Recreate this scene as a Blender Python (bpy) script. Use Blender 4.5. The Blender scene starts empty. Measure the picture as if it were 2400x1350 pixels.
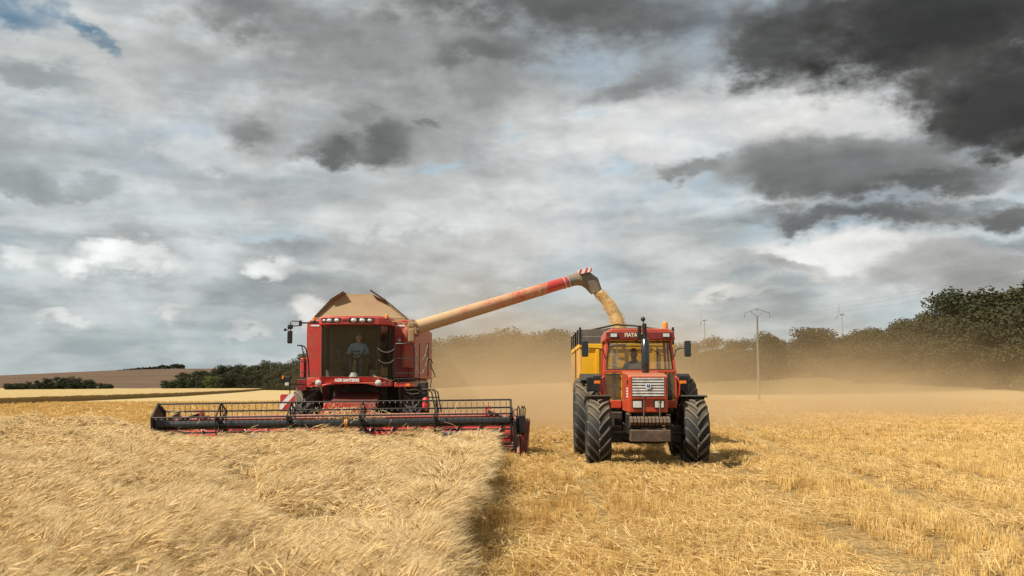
import bpy, math, random
import numpy as np
from mathutils import Vector, Matrix, noise as mnoise

random.seed(7)
rng = np.random.default_rng(11)
scene = bpy.context.scene
COL = scene.collection
R = math.radians

# ------------------------------------------------------------------ camera
cam_data = bpy.data.cameras.new('camera')
cam_data.lens = 35.0
cam_data.sensor_width = 36.0
cam_data.clip_end = 12000.0
cam_data.dof.use_dof = True
cam_data.dof.focus_distance = 23.5
cam_data.dof.aperture_fstop = 4.0
camera = bpy.data.objects.new('camera', cam_data)
COL.objects.link(camera)
CAM_H, PITCH, FPX = 1.67, math.atan(230 / 2333.3), 2333.3
camera.location = (0, 0, CAM_H)
camera.rotation_euler = (R(90) + PITCH, 0, 0)
scene.camera = camera

# ------------------------------------------------------------------ sun, exposure
SUN_AZ_X, SUN_AZ_Y, SUN_EL = -0.90, -0.436, R(50)      # the sun stands left of and behind the camera
sun_data = bpy.data.lights.new('sun', 'SUN')
sun_data.energy = 5.0
sun_data.angle = R(0.5)
sun_data.color = (1.0, 0.93, 0.80)
sun = bpy.data.objects.new('sun', sun_data)
COL.objects.link(sun)
_d = Vector((SUN_AZ_X * math.cos(SUN_EL), SUN_AZ_Y * math.cos(SUN_EL), math.sin(SUN_EL)))
sun.rotation_euler = _d.to_track_quat('Z', 'Y').to_euler()

scene.view_settings.view_transform = 'Standard'
scene.view_settings.look = 'None'
scene.view_settings.exposure = 0.50
scene.view_settings.gamma = 1.0
scene.render.engine = 'CYCLES'
cy = scene.cycles
cy.use_denoising = True
cy.denoising_prefilter = 'NONE'
scene.render.filter_size = 1.2
cy.max_bounces = 8
cy.diffuse_bounces = 3
cy.glossy_bounces = 3
cy.transparent_max_bounces = 16
cy.volume_bounces = 1
cy.volume_step_rate = 1.0
cy.volume_max_steps = 160
cy.sample_clamp_indirect = 6.0


# ------------------------------------------------------------------ node expression helper
class X:
    """wraps a socket so that arithmetic on it builds Math nodes"""
    def __init__(s, nt, sock):
        s.nt, s.s = nt, sock

    def _m(s, op, *a, clamp=False):
        n = s.nt.nodes.new('ShaderNodeMath')
        n.operation = op
        n.use_clamp = clamp
        for i, v in enumerate((s,) + a):
            if isinstance(v, X):
                s.nt.links.new(v.s, n.inputs[i])
            else:
                n.inputs[i].default_value = v
        return X(s.nt, n.outputs[0])

    def __add__(s, o): return s._m('ADD', o)
    __radd__ = __add__
    def __mul__(s, o): return s._m('MULTIPLY', o)
    __rmul__ = __mul__
    def __sub__(s, o): return s._m('SUBTRACT', o)
    def __rsub__(s, o): return (s * -1.0) + o
    def __truediv__(s, o): return s._m('DIVIDE', o)
    def mx(s, o): return s._m('MAXIMUM', o)
    def mn(s, o): return s._m('MINIMUM', o)
    def pw(s, o): return s._m('POWER', o)
    def clamp(s): return s._m('ADD', 0.0, clamp=True)

    def ss(s, a, b, lo=0.0, hi=1.0):
        n = s.nt.nodes.new('ShaderNodeMapRange')
        n.interpolation_type = 'SMOOTHSTEP'
        s.nt.links.new(s.s, n.inputs[0])
        for i, v in enumerate((a, b, lo, hi)):
            n.inputs[1 + i].default_value = v
        return X(s.nt, n.outputs[0])

    def lin(s, a, b, lo=0.0, hi=1.0):
        o = s.ss(a, b, lo, hi)
        o.s.node.interpolation_type = 'LINEAR'
        return o


def comb(nt, x, y, z):
    n = nt.nodes.new('ShaderNodeCombineXYZ')
    for i, v in enumerate((x, y, z)):
        if isinstance(v, X):
            nt.links.new(v.s, n.inputs[i])
        else:
            n.inputs[i].default_value = v
    return n.outputs[0]


def sep(nt, sock):
    n = nt.nodes.new('ShaderNodeSeparateXYZ')
    nt.links.new(sock, n.inputs[0])
    return [X(nt, o) for o in n.outputs]


def nz(nt, vec, scale, detail=4.0, rough=0.55, dist=0.0, dims='2D'):
    n = nt.nodes.new('ShaderNodeTexNoise')
    n.noise_dimensions = dims
    n.inputs['Scale'].default_value = scale
    n.inputs['Detail'].default_value = detail
    n.inputs['Roughness'].default_value = rough
    n.inputs['Distortion'].default_value = dist
    if vec is not None:
        nt.links.new(vec, n.inputs['Vector'])
    return X(nt, n.outputs[0])


def mixc(nt, fac, a, b, mode='MIX'):
    n = nt.nodes.new('ShaderNodeMix')
    n.data_type = 'RGBA'
    n.blend_type = mode
    n.clamp_factor = True
    for sock, v in ((n.inputs[0], fac), (n.inputs[6], a), (n.inputs[7], b)):
        if isinstance(v, X):
            nt.links.new(v.s, sock)
        elif isinstance(v, bpy.types.NodeSocket):
            nt.links.new(v, sock)
        elif isinstance(v, (int, float)):
            sock.default_value = v
        else:
            sock.default_value = (v[0], v[1], v[2], 1.0)
    return n.outputs[2]


# ------------------------------------------------------------------ sky: Nishita behind painted-by-noise cloud decks
def azel(px, py):
    v = Vector(((px - 1200) / FPX, 1.0, (675 - py) / FPX))
    v = Matrix.Rotation(PITCH, 3, 'X') @ v
    v.normalize()
    return math.atan2(v.x, v.y), math.asin(v.z)


world = bpy.data.worlds.new('World')
scene.world = world
world.use_nodes = True
world.cycles.sampling_method = 'MANUAL'
world.cycles.sample_map_resolution = 256
wt = world.node_tree
wt.nodes.clear()
w_out = wt.nodes.new('ShaderNodeOutputWorld')
w_bg = wt.nodes.new('ShaderNodeBackground')
BGS = 0.10
w_bg.inputs['Strength'].default_value = BGS
wt.links.new(w_bg.outputs[0], w_out.inputs[0])
w_sky = wt.nodes.new('ShaderNodeTexSky')
w_sky.sky_type = 'NISHITA'
w_sky.sun_disc = False
w_sky.sun_elevation = SUN_EL
w_sky.sun_rotation = math.atan2(SUN_AZ_X, SUN_AZ_Y)
w_sky.dust_density = 1.5
tc = wt.nodes.new('ShaderNodeTexCoord')
dirv = tc.outputs['Generated']
dx, dy, dz = sep(wt, dirv)
az = dx._m('ARCTAN2', dy)
el = dz._m('ARCSINE')
zc = dz.mx(0.0) + 0.16
deck = comb(wt, dx / zc, dy / zc, 0.0)                    # flat cloud deck seen in perspective
ae = comb(wt, az, el * 1.7, 0.3)
n_deck = nz(wt, deck, 0.9, 4, 0.55, 0.35)
n_deck2 = nz(wt, deck, 2.3, 3, 0.5)
n_big = nz(wt, ae, 3.2, 2, 0.5)
n_puff = nz(wt, ae, 9.0, 4, 0.58)
n_fine = nz(wt, ae, 34.0, 4, 0.6)
n_str = nz(wt, comb(wt, az, el * 6.0, 1.7), 7.0, 4, 0.55)
K = 0.74 / BGS


def gray(v, t=(1.0, 1.0, 1.0)):
    return (v * t[0] * K, v * t[1] * K, v * t[2] * K)


COOL = (0.90, 1.0, 1.01)
WARM = (1.01, 1.0, 0.97)
NEUT = (0.97, 1.0, 0.99)
# clear sky, then a high bright veil that leaves blue gaps
blue = mixc(wt, 0.60, w_sky.outputs[0], (2.5, 3.3, 3.8))
n_puffb = nz(wt, comb(wt, az + 7.0, el * 1.9, 0.0), 10.0, 5, 0.6)
veil_col = mixc(wt, (n_str * 0.45 + n_puffb * 0.55).ss(0.36, 0.62), gray(0.40, COOL), gray(0.66, NEUT))
veil_col = mixc(wt, n_deck2.ss(0.42, 0.66) * 0.4, veil_col, gray(0.70, NEUT))
cover = (n_deck * 0.7 + n_puff * 0.5 + n_big * 0.25).ss(0.52, 0.70)
col = mixc(wt, cover * 0.55 + 0.40, blue, veil_col)
# middle deck: grey undersides, more of them overhead
mid = (n_deck * 0.6 + n_big * 0.45 + n_puff * 0.45 + el * 0.16).ss(0.76, 0.94)
col = mixc(wt, mid * 0.62, col, gray(0.25, (0.96, 1.0, 1.0)))
# towards the horizon the air pales
col = mixc(wt, el.ss(0.0, 0.16, 0.45, 0.0), col, gray(0.43, (0.80, 0.98, 1.02)))

warp_x = (n_puff - 0.5) * 0.065 + (n_fine - 0.5) * 0.024 + (n_big - 0.5) * 0.015
warp_y = (n_puffb - 0.5) * 0.055 + (n_fine - 0.5) * 0.020
wv = comb(wt, az + warp_x, el + warp_y, 0.0)
cauli = (n_puff - 0.5) * 1.5 + (n_fine - 0.5) * 0.8


def cloud(px, py, rx, ry, core, edge, tint, rot=0.0, soft=0.45, op=1.0, amp=0.5, bot=0.0):
    """one cloud bank at its own bearing and height in the sky; core / edge are its radiance"""
    global col
    a, e = azel(px, py)
    m = wt.nodes.new('ShaderNodeMapping')
    m.vector_type = 'TEXTURE'
    m.inputs['Location'].default_value = (a, e, 0)
    m.inputs['Rotation'].default_value = (0, 0, rot)
    m.inputs['Scale'].default_value = (rx / FPX, ry / FPX, 1)
    wt.links.new(wv, m.inputs['Vector'])
    ln = wt.nodes.new('ShaderNodeVectorMath')
    ln.operation = 'LENGTH'
    wt.links.new(m.outputs[0], ln.inputs[0])
    f = 1.0 - X(wt, ln.outputs['Value']) + cauli * (amp * 0.72)
    alpha = f.ss(0.0, soft) * op
    sh = f
    if bot:
        sy = sep(wt, m.outputs[0])[1]
        sh = f - sy * bot
    c = mixc(wt, (sh + (n_puffb - 0.5) * 1.1).ss(0.05, 0.85), gray(edge, tint), gray(core, tint))
    col = mixc(wt, alpha, col, c)


# blue gaps
def gap(px, py, rx, ry, c, rot=0.0, op=0.9):
    global col
    a, e = azel(px, py)
    m = wt.nodes.new('ShaderNodeMapping')
    m.vector_type = 'TEXTURE'
    m.inputs['Location'].default_value = (a, e, 0)
    m.inputs['Rotation'].default_value = (0, 0, rot)
    m.inputs['Scale'].default_value = (rx / FPX, ry / FPX, 1)
    wt.links.new(wv, m.inputs['Vector'])
    ln = wt.nodes.new('ShaderNodeVectorMath')
    ln.operation = 'LENGTH'
    wt.links.new(m.outputs[0], ln.inputs[0])
    f = 1.0 - X(wt, ln.outputs['Value']) + cauli * 0.7
    col = mixc(wt, f.ss(-0.1, 0.9) * op, col, (c[0] * K, c[1] * K, c[2] * K))


# broad light and grey regions first
cloud(150, 140, 420, 190, 0.62, 0.58, NEUT, 0.1, 0.9, 0.7, 0.6)
cloud(900, 470, 900, 150, 0.60, 0.56, NEUT, 0.05, 1.0, 0.55, 0.6)
cloud(1500, 300, 520, 170, 0.70, 0.64, WARM, 0.0, 0.9, 0.7, 0.6)
cloud(1950, 280, 420, 110, 0.74, 0.68, WARM, 0.0, 0.8, 0.8, 0.6)
cloud(1250, 560, 700, 160, 0.62, 0.58, WARM, 0.0, 1.0, 0.6, 0.6)
cloud(300, 350, 420, 90, 0.36, 0.45, COOL, 0.05, 0.9, 0.6, 0.5)
cloud(600, 430, 330, 40, 0.40, 0.46, COOL, 0.0, 0.9, 0.6, 0.5)
gap(20, 20, 150, 60, (0.10, 0.20, 0.30), -0.1)
gap(200, 70, 95, 26, (0.10, 0.21, 0.32), -0.55)
gap(260, 118, 40, 18, (0.16, 0.28, 0.38), -0.5, 0.7)
gap(1050, 388, 80, 20, (0.42, 0.56, 0.66), 0.0, 0.75)
gap(1185, 303, 50, 16, (0.42, 0.56, 0.66), 0.0, 0.6)
gap(1360, 275, 50, 14, (0.42, 0.56, 0.66), 0.0, 0.6)
gap(1440, 390, 80, 36, (0.44, 0.57, 0.66), 0.0, 0.75)
gap(660, 555, 160, 22, (0.46, 0.57, 0.63), 0.0, 0.75)
gap(2280, 480, 90, 24, (0.16, 0.20, 0.23), 0.0, 0.8)
gap(2350, 580, 90, 40, (0.17, 0.20, 0.22), 0.0, 0.8)
# grey overcast over the middle
cloud(880, 130, 600, 210, 0.25, 0.40, NEUT, -0.05, 1.0, 0.92, 0.55)
cloud(560, 20, 240, 75, 0.15, 0.26, NEUT, 0.0, 0.9, 0.75, 0.5)
cloud(1120, 200, 330, 120, 0.24, 0.36, NEUT, 0.1, 0.9, 0.8, 0.5)
cloud(1420, 55, 560, 130, 0.105, 0.22, NEUT, 0.0, 0.9, 0.92, 0.55)
cloud(1500, 190, 330, 60, 0.22, 0.36, NEUT, 0.22, 0.9, 0.85, 0.5)
cloud(1130, 130, 240, 50, 0.15, 0.26, NEUT, 0.12, 0.9, 0.75, 0.5)
cloud(1250, 5, 760, 85, 0.11, 0.22, NEUT, 0.0, 1.0, 0.9, 0.5)
cloud(840, 262, 400, 170, 0.27, 0.42, NEUT, 0.0, 1.1, 0.85, 0.4)
cloud(600, 300, 150, 80, 0.36, 0.46, NEUT, -0.2, 1.1, 0.7, 0.4)
# small dark clouds left of centre
cloud(845, 330, 190, 86, 0.13, 0.36, NEUT, 0.0, 0.5, 0.94, 0.30, 0.5)
cloud(790, 345, 120, 58, 0.14, 0.34, NEUT, 0.0, 0.5, 0.9, 0.30, 0.4)
cloud(905, 300, 110, 74, 0.16, 0.36, NEUT, 0.0, 0.55, 0.85, 0.34, 0.5)
cloud(830, 258, 95, 50, 0.22, 0.36, NEUT, 0.0, 0.5, 0.85, 0.3, 0.3)
cloud(592, 310, 118, 84, 0.20, 0.42, NEUT, -0.25, 0.8, 0.9, 0.4, 0.4)
cloud(1000, 286, 44, 15, 0.20, 0.32, NEUT, -0.2, 0.6, 0.8, 0.2)
cloud(110, 178, 135, 40, 0.33, 0.42, COOL, -0.12, 0.6, 0.85, 0.55)
cloud(55, 435, 125, 40, 0.31, 0.42, COOL, 0.0, 0.55, 0.85, 0.45)
cloud(215, 440, 90, 36, 0.35, 0.44, COOL, -0.15, 0.6, 0.8, 0.5)
# storm bank on the right
cloud(1850, 90, 260, 130, 0.085, 0.20, NEUT, 0.1, 0.6, 0.95, 0.5)
cloud(2230, 60, 560, 180, 0.030, 0.085, WARM, -0.05, 0.6, 0.97, 0.45)
cloud(2340, 250, 240, 150, 0.036, 0.10, WARM, -0.1, 0.45, 0.97, 0.45)
cloud(1960, 385, 360, 95, 0.17, 0.30, NEUT, -0.04, 0.5, 0.95, 0.5, 0.35)
cloud(1620, 385, 150, 40, 0.23, 0.36, NEUT, 0.0, 0.6, 0.9, 0.5)
cloud(2150, 430, 280, 50, 0.105, 0.20, NEUT, 0.0, 0.7, 0.9, 0.45)
cloud(2000, 505, 420, 52, 0.11, 0.26, NEUT, -0.03, 0.7, 0.93, 0.4)
cloud(2360, 505, 120, 36, 0.11, 0.20, WARM, 0.0, 0.6, 0.9, 0.45)
cloud(2400, 350, 160, 45, 0.05, 0.12, WARM, 0.0, 0.7, 0.9, 0.4)
# sunlit cumulus low over the horizon
cloud(1960, 600, 300, 60, 0.82, 0.63, WARM, 0.0, 0.5, 0.9, 0.55, -0.4)
cloud(2240, 620, 170, 60, 0.40, 0.42, WARM, 0.0, 0.5, 0.8, 0.55, -0.4)
cloud(1820, 625, 150, 26, 0.36, 0.46, NEUT, -0.05, 0.6, 0.8, 0.5)
cloud(2330, 650, 110, 45, 0.28, 0.34, WARM, 0.0, 0.5, 0.75, 0.5)
cloud(290, 612, 150, 46, 0.95, 0.69, NEUT, 0.0, 0.5, 0.9, 0.5, -0.5)
cloud(625, 640, 80, 28, 0.92, 0.67, NEUT, 0.0, 0.5, 0.85, 0.5)
cloud(30, 600, 60, 30, 0.82, 0.63, NEUT, 0.0, 0.5, 0.8, 0.5)
cloud(1150, 665, 240, 30, 0.46, 0.50, NEUT, 0.0, 0.8, 0.7, 0.4)
cloud(160, 745, 95, 22, 0.77, 0.56, NEUT, 0.0, 0.5, 0.85, 0.5)
cloud(390, 735, 70, 20, 0.69, 0.54, NEUT, 0.0, 0.5, 0.75, 0.5)
cloud(560, 780, 100, 22, 0.69, 0.52, NEUT, 0.0, 0.6, 0.7, 0.5)
cloud(740, 730, 60, 50, 0.84, 0.63, WARM, 0.0, 0.5, 0.85, 0.5)
cloud(1700, 690, 160, 24, 0.77, 0.58, WARM, 0.0, 0.6, 0.7, 0.5)

# heaped fair-weather cumulus in the left half
cloud(480, 350, 190, 60, 0.70, 0.60, NEUT, 0.0, 0.5, 0.6, 0.8)
cloud(1000, 515, 260, 52, 0.72, 0.60, NEUT, 0.0, 0.5, 0.6, 0.8)
cloud(1310, 455, 220, 60, 0.74, 0.62, NEUT, 0.0, 0.5, 0.6, 0.8)
cloud(420, 500, 240, 44, 0.66, 0.56, COOL, 0.0, 0.5, 0.6, 0.8)

# relief: every bank is brighter where it faces the light above and greyer underneath
def relief(sx, sy, sc, det, off):
    a_ = nz(wt, comb(wt, az * sx + off, el * sy, 0.0), sc, det, 0.6)
    b_ = nz(wt, comb(wt, az * sx + off + 0.10 / sc, (el * sy) + 0.28 / sc, 0.0), sc, det, 0.6)
    return a_ - b_


rel = relief(1.0, 2.0, 6.5, 4, 2.0) * 0.62 + relief(1.0, 2.4, 15.0, 3, 11.0) * 0.30
gain = (rel * (dz.ss(0.0, 0.10, 0.55, 1.0)) + 1.0).mx(0.55).mn(1.5)
vm = wt.nodes.new('ShaderNodeVectorMath')
vm.operation = 'SCALE'
wt.links.new(col, vm.inputs[0])
wt.links.new(gain.s, vm.inputs['Scale'])
wt.links.new(vm.outputs[0], w_bg.inputs['Color'])

# ------------------------------------------------------------------ mesh helpers
class MB:
    """collects shapes; build() links them as one mesh object"""
    def __init__(s):
        s.v, s.f, s.sm, s.mi = [], [], [], []
        s.m = 0

    def add(s, vs, fs, smooth=False):
        o = len(s.v)
        s.v += [tuple(p) for p in vs]
        s.f += [tuple(i + o for i in f) for f in fs]
        s.sm += [smooth] * len(fs)
        s.mi += [s.m] * len(fs)
        return s

    def hexa(s, p):
        return s.add(p, [(0, 3, 2, 1), (4, 5, 6, 7), (0, 1, 5, 4), (1, 2, 6, 5), (2, 3, 7, 6), (3, 0, 4, 7)])

    def box(s, c, d, rot=None):
        hx, hy, hz = d[0] / 2, d[1] / 2, d[2] / 2
        p = [(-hx, -hy, -hz), (hx, -hy, -hz), (hx, hy, -hz), (-hx, hy, -hz),
             (-hx, -hy, hz), (hx, -hy, hz), (hx, hy, hz), (-hx, hy, hz)]
        if rot:
            M = rot if isinstance(rot, Matrix) else (Matrix.Rotation(rot[2], 3, 'Z') @ Matrix.Rotation(rot[1], 3, 'Y') @ Matrix.Rotation(rot[0], 3, 'X'))
            p = [M @ Vector(q) for q in p]
        return s.hexa([(q[0] + c[0], q[1] + c[1], q[2] + c[2]) for q in p])

    def b2(s, x0, x1, y0, y1, z0, z1):
        return s.box(((x0 + x1) / 2, (y0 + y1) / 2, (z0 + z1) / 2), (abs(x1 - x0), abs(y1 - y0), abs(z1 - z0)))

    def prism(s, poly, axis, a, b):
        """polygon (u, v) extruded along axis: X -> (y, z), Y -> (x, z), Z -> (x, y)"""
        def P(u, v, t):
            return {'X': (t, u, v), 'Y': (u, t, v), 'Z': (u, v, t)}[axis]
        n = len(poly)
        vs = [P(u, v, a) for u, v in poly] + [P(u, v, b) for u, v in poly]
        fs = [tuple(range(n - 1, -1, -1)), tuple(range(n, 2 * n))]
        fs += [(i, (i + 1) % n, n + (i + 1) % n, n + i) for i in range(n)]
        return s.add(vs, fs)

    def tube(s, pts, r, n=8, caps=True):
        pts = [Vector(p) for p in pts]
        rr = r if isinstance(r, (list, tuple)) else [r] * len(pts)
        t0 = (pts[1] - pts[0]).normalized()
        up = Vector((0, 0, 1)) if abs(t0.z) < 0.9 else Vector((1, 0, 0))
        u = t0.cross(up).normalized()
        rings = []
        for i, p in enumerate(pts):
            a = pts[max(i - 1, 0)]
            b = pts[min(i + 1, len(pts) - 1)]
            t = (b - a).normalized()
            u = (u - t * u.dot(t)).normalized()
            w = t.cross(u)
            rings.append([p + (u * math.cos(2 * math.pi * k / n) + w * math.sin(2 * math.pi * k / n)) * rr[i] for k in range(n)])
        vs = [q for ring in rings for q in ring]
        fs = []
        for i in range(len(pts) - 1):
            for k in range(n):
                k2 = (k + 1) % n
                fs.append((i * n + k, i * n + k2, (i + 1) * n + k2, (i + 1) * n + k))
        s.add(vs, fs, True)
        if caps:
            s.add(rings[0], [tuple(range(n - 1, -1, -1))])
            s.add(rings[-1], [tuple(range(n))])
        return s

    def lathe(s, prof, c, axis='X', n=32, smooth=True):
        """prof: list of (radius, along)"""
        vs, fs = [], []
        for r, a in prof:
            for k in range(n):
                t = 2 * math.pi * k / n
                p, q = r * math.cos(t), r * math.sin(t)
                v = {'X': (a, p, q), 'Y': (p, a, q), 'Z': (p, q, a)}[axis]
                vs.append((v[0] + c[0], v[1] + c[1], v[2] + c[2]))
        for i in range(len(prof) - 1):
            for k in range(n):
                k2 = (k + 1) % n
                fs.append((i * n + k, i * n + k2, (i + 1) * n + k2, (i + 1) * n + k))
        return s.add(vs, fs, smooth)

    def mesh(s, name, mats):
        me = bpy.data.meshes.new(name)
        me.from_pydata(s.v, [], s.f)
        me.polygons.foreach_set('use_smooth', s.sm)
        for m in (mats if isinstance(mats, (list, tuple)) else [mats]):
            me.materials.append(m)
        me.polygons.foreach_set('material_index', s.mi)
        me.update()
        return me

    def build(s, name, mat, parent=None, bevel=0.0, seg=2):
        o = bpy.data.objects.new(name, s.mesh(name, mat))
        COL.objects.link(o)
        o.parent = parent
        if bevel:
            m = o.modifiers.new('bevel', 'BEVEL')
            m.width = bevel
            m.segments = seg
            m.limit_method = 'ANGLE'
            m.angle_limit = R(35)
            m.harden_normals = False
        return o


def link_mesh(name, me, parent=None, loc=(0, 0, 0), rot=(0, 0, 0), scl=(1, 1, 1)):
    o = bpy.data.objects.new(name, me)
    COL.objects.link(o)
    o.parent = parent
    o.location, o.rotation_euler, o.scale = loc, rot, scl
    return o


def empty(name, loc, parent=None, rz=0.0):
    o = bpy.data.objects.new(name, None)
    COL.objects.link(o)
    o.location = loc
    o.rotation_euler = (0, 0, rz)
    o.parent = parent
    o.empty_display_size = 0.3
    return o


def tag(o, label=None, cat=None, group=None, kind=None):
    for k, v in (('label', label), ('category', cat), ('group', group), ('kind', kind)):
        if v:
            o[k] = v
    return o


def lettering(body, size, mat, parent, loc, rot=(R(90), 0, 0), sx=1.0, depth=0.004, bold=0.0, name='lettering'):
    cu = bpy.data.curves.new('lettering', 'FONT')
    cu.body = body
    cu.size = size
    cu.extrude = depth
    cu.offset = bold
    cu.align_x = 'CENTER'
    cu.align_y = 'CENTER'
    cu.resolution_u = 3
    tmp = bpy.data.objects.new('tmp', cu)
    COL.objects.link(tmp)
    me = bpy.data.meshes.new_from_object(tmp.evaluated_get(bpy.context.evaluated_depsgraph_get()))
    bpy.data.objects.remove(tmp)
    bpy.data.curves.remove(cu)
    me.materials.clear()
    me.materials.append(mat)
    return link_mesh(name, me, parent, loc, rot, (sx, 1, 1))


# ------------------------------------------------------------------ materials
MATS = {}


def base_mat(name):
    m = bpy.data.materials.new(name)
    m.use_nodes = True
    nt = m.node_tree
    b = nt.nodes['Principled BSDF']
    return m, nt, b


DUST = (0.37, 0.26, 0.14)


def pmat(name, col, rough=0.5, metal=0.0, dust=0.0, var=0.12, dscale=3.0, up=0.0, col2=None, dcol=DUST, coat=0.0, bump=0.0, bscale=60.0, spec=0.5):
    """painted / plastic / metal surface with blotchy tone and a film of field dust (more on upward faces)"""
    m, nt, b = base_mat(name)
    tcn = nt.nodes.new('ShaderNodeTexCoord')
    ob = tcn.outputs['Object']
    n1 = nz(nt, ob, dscale, 4, 0.6, 0.3, '3D')
    n2 = nz(nt, ob, dscale * 9.0, 3, 0.6, 0.0, '3D')
    c2 = col2 or tuple(c * (1 - var * 2) for c in col)
    base = mixc(nt, n1.ss(0.3, 0.7), col, c2)
    base = mixc(nt, n2.ss(0.55, 0.75) * var, base, tuple(min(1, c * 1.5 + 0.02) for c in col))
    fac = n1 * 0.0 + 0.0
    if dust:
        fac = (n1 * 0.75 + n2 * 0.25).ss(0.62 - 0.45 * dust, 0.80 - 0.30 * dust) * min(0.97, dust * 1.15)
    if up:
        geo = nt.nodes.new('ShaderNodeNewGeometry')
        nrm = sep(nt, geo.outputs['Normal'])[2]
        fac = fac.mx(nrm.ss(0.2, 0.9) * (n2 * 0.8 + 0.35) * up)
    if dust or up:
        base = mixc(nt, fac, base, dcol)
        nt.links.new((fac * (0.85 - rough) + rough + (n2 - 0.5) * 0.12).s, b.inputs['Roughness'])
    else:
        nt.links.new((n2 * 0.16 + rough - 0.08).clamp().s, b.inputs['Roughness'])
    nt.links.new(base, b.inputs['Base Color'])
    b.inputs['Metallic'].default_value = metal
    b.inputs['Specular IOR Level'].default_value = spec
    b.inputs['Coat Weight'].default_value = coat
    b.inputs['Coat Roughness'].default_value = 0.15
    if bump:
        bp = nt.nodes.new('ShaderNodeBump')
        bp.inputs['Strength'].default_value = bump
        bp.inputs['Distance'].default_value = 0.01
        nt.links.new(nz(nt, ob, bscale, 4, 0.6, 0.0, '3D').s, bp.inputs['Height'])
        nt.links.new(bp.outputs[0], b.inputs['Normal'])
    MATS[name] = m
    return m


def glass_mat(name, tint, film=0.08, film_col=(0.42, 0.33, 0.2)):
    m, nt, b = base_mat(name)
    nt.nodes.remove(b)
    tr = nt.nodes.new('ShaderNodeBsdfTransparent')
    tr.inputs[0].default_value = (*tint, 1)
    gl = nt.nodes.new('ShaderNodeBsdfGlossy')
    gl.inputs['Roughness'].default_value = 0.04
    gl.inputs['Color'].default_value = (0.9, 0.95, 1, 1)
    df = nt.nodes.new('ShaderNodeBsdfDiffuse')
    df.inputs[0].default_value = (*film_col, 1)
    fr = nt.nodes.new('ShaderNodeFresnel')
    fr.inputs[0].default_value = 1.5
    m1 = nt.nodes.new('ShaderNodeMixShader')
    nt.links.new(fr.outputs[0], m1.inputs[0])
    nt.links.new(tr.outputs[0], m1.inputs[1])
    nt.links.new(gl.outputs[0], m1.inputs[2])
    m2 = nt.nodes.new('ShaderNodeMixShader')
    tcn = nt.nodes.new('ShaderNodeTexCoord')
    nn = nz(nt, tcn.outputs['Object'], 2.5, 4, 0.6, 0.4, '3D')
    nt.links.new((nn.ss(0.3, 0.75) * film * 1.6 + film * 0.3).s, m2.inputs[0])
    nt.links.new(m1.outputs[0], m2.inputs[1])
    nt.links.new(df.outputs[0], m2.inputs[2])
    nt.links.new(m2.outputs[0], nt.nodes['Material Output'].inputs[0])
    MATS[name] = m
    return m


M = MATS
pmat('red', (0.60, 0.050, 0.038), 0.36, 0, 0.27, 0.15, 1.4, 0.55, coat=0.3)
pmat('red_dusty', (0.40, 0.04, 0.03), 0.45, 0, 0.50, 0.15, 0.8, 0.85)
pmat('tan_dusty', (0.27, 0.10, 0.06), 0.7, 0, 0.84, 0.12, 1.3, 0.9, dcol=(0.29, 0.198, 0.104))  # dust film, its tone lowered for the shade on the tank front
pmat('back_red', (0.40, 0.032, 0.030), 0.45, 0, 0.15, 0.2, 1.5, 0.6)
pmat('feeder_shaded_red', (0.17, 0.022, 0.018), 0.6, 0, 0.20, 0.2, 1.5, 0.35, dcol=(0.16, 0.10, 0.06))  # shadow under the cab is put into this paint and its dust tone
pmat('maroon', (0.20, 0.022, 0.02), 0.4, 0, 0.22, 0.2, 1.5, 0.7)
pmat('orange_red', (0.52, 0.062, 0.022), 0.35, 0, 0.10, 0.15, 1.8, 0.55, coat=0.25)
pmat('black', (0.014, 0.014, 0.015), 0.42, 0, 0.06, 0.3, 2.5, 0.14)
pmat('black_gloss', (0.016, 0.018, 0.021), 0.20, 0, 0.0, 0.2, 2.0, 0.06, coat=0.5)
pmat('dark_metal', (0.045, 0.042, 0.04), 0.5, 0.6, 0.22, 0.3, 3.0, 0.6)
pmat('under', (0.035, 0.028, 0.024), 0.8, 0.0, 0.35, 0.3, 1.2, 0.5)
pmat('steel', (0.50, 0.47, 0.44), 0.28, 0.9, 0.0, 0.25, 6.0, 0.15)
pmat('grey_paint', (0.40, 0.40, 0.38), 0.45, 0.2, 0.15, 0.15, 3.0, 0.4)
pmat('slat_grey', (0.55, 0.52, 0.48), 0.45, 0.1, 0.22, 0.2, 9.0, 0.2)
pmat('rust', (0.12, 0.078, 0.052), 0.85, 0.1, 0.22, 0.35, 7.0, 0.3)
pmat('rubber', (0.020, 0.019, 0.018), 0.78, 0, 0.16, 0.25, 3.0, 0.30, bump=0.3)
pmat('lug', (0.105, 0.095, 0.08), 0.82, 0, 0.25, 0.25, 6.0, 0.45, bump=0.3)
pmat('chute_rubber', (0.17, 0.15, 0.125), 0.8, 0, 0.45, 0.2, 3.0, 0.3, bump=0.4, bscale=12)
pmat('yellow', (0.80, 0.42, 0.010), 0.4, 0, 0.08, 0.1, 1.0, 0.4)
pmat('yellow_dusty', (0.66, 0.34, 0.03), 0.55, 0, 0.62, 0.15, 0.5, 0.6)
pmat('board_grey', (0.17, 0.14, 0.115), 0.8, 0, 0.22, 0.3, 1.5, 0.4, bump=0.3, bscale=14)
pmat('white', (0.78, 0.77, 0.74), 0.5, 0, 0.05, 0.05, 3.0)
pmat('white_text', (0.80, 0.80, 0.78), 0.5, 0, 0, 0.02, 3.0)
pmat('cream_text', (0.70, 0.62, 0.50), 0.5, 0, 0, 0.05, 3.0)
pmat('sign_red', (0.60, 0.045, 0.035), 0.4, 0, 0.04, 0.1, 4.0)
pmat('amber', (0.80, 0.22, 0.015), 0.2, 0, 0.03, 0.1, 6.0, 0.2, coat=0.5)
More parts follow.
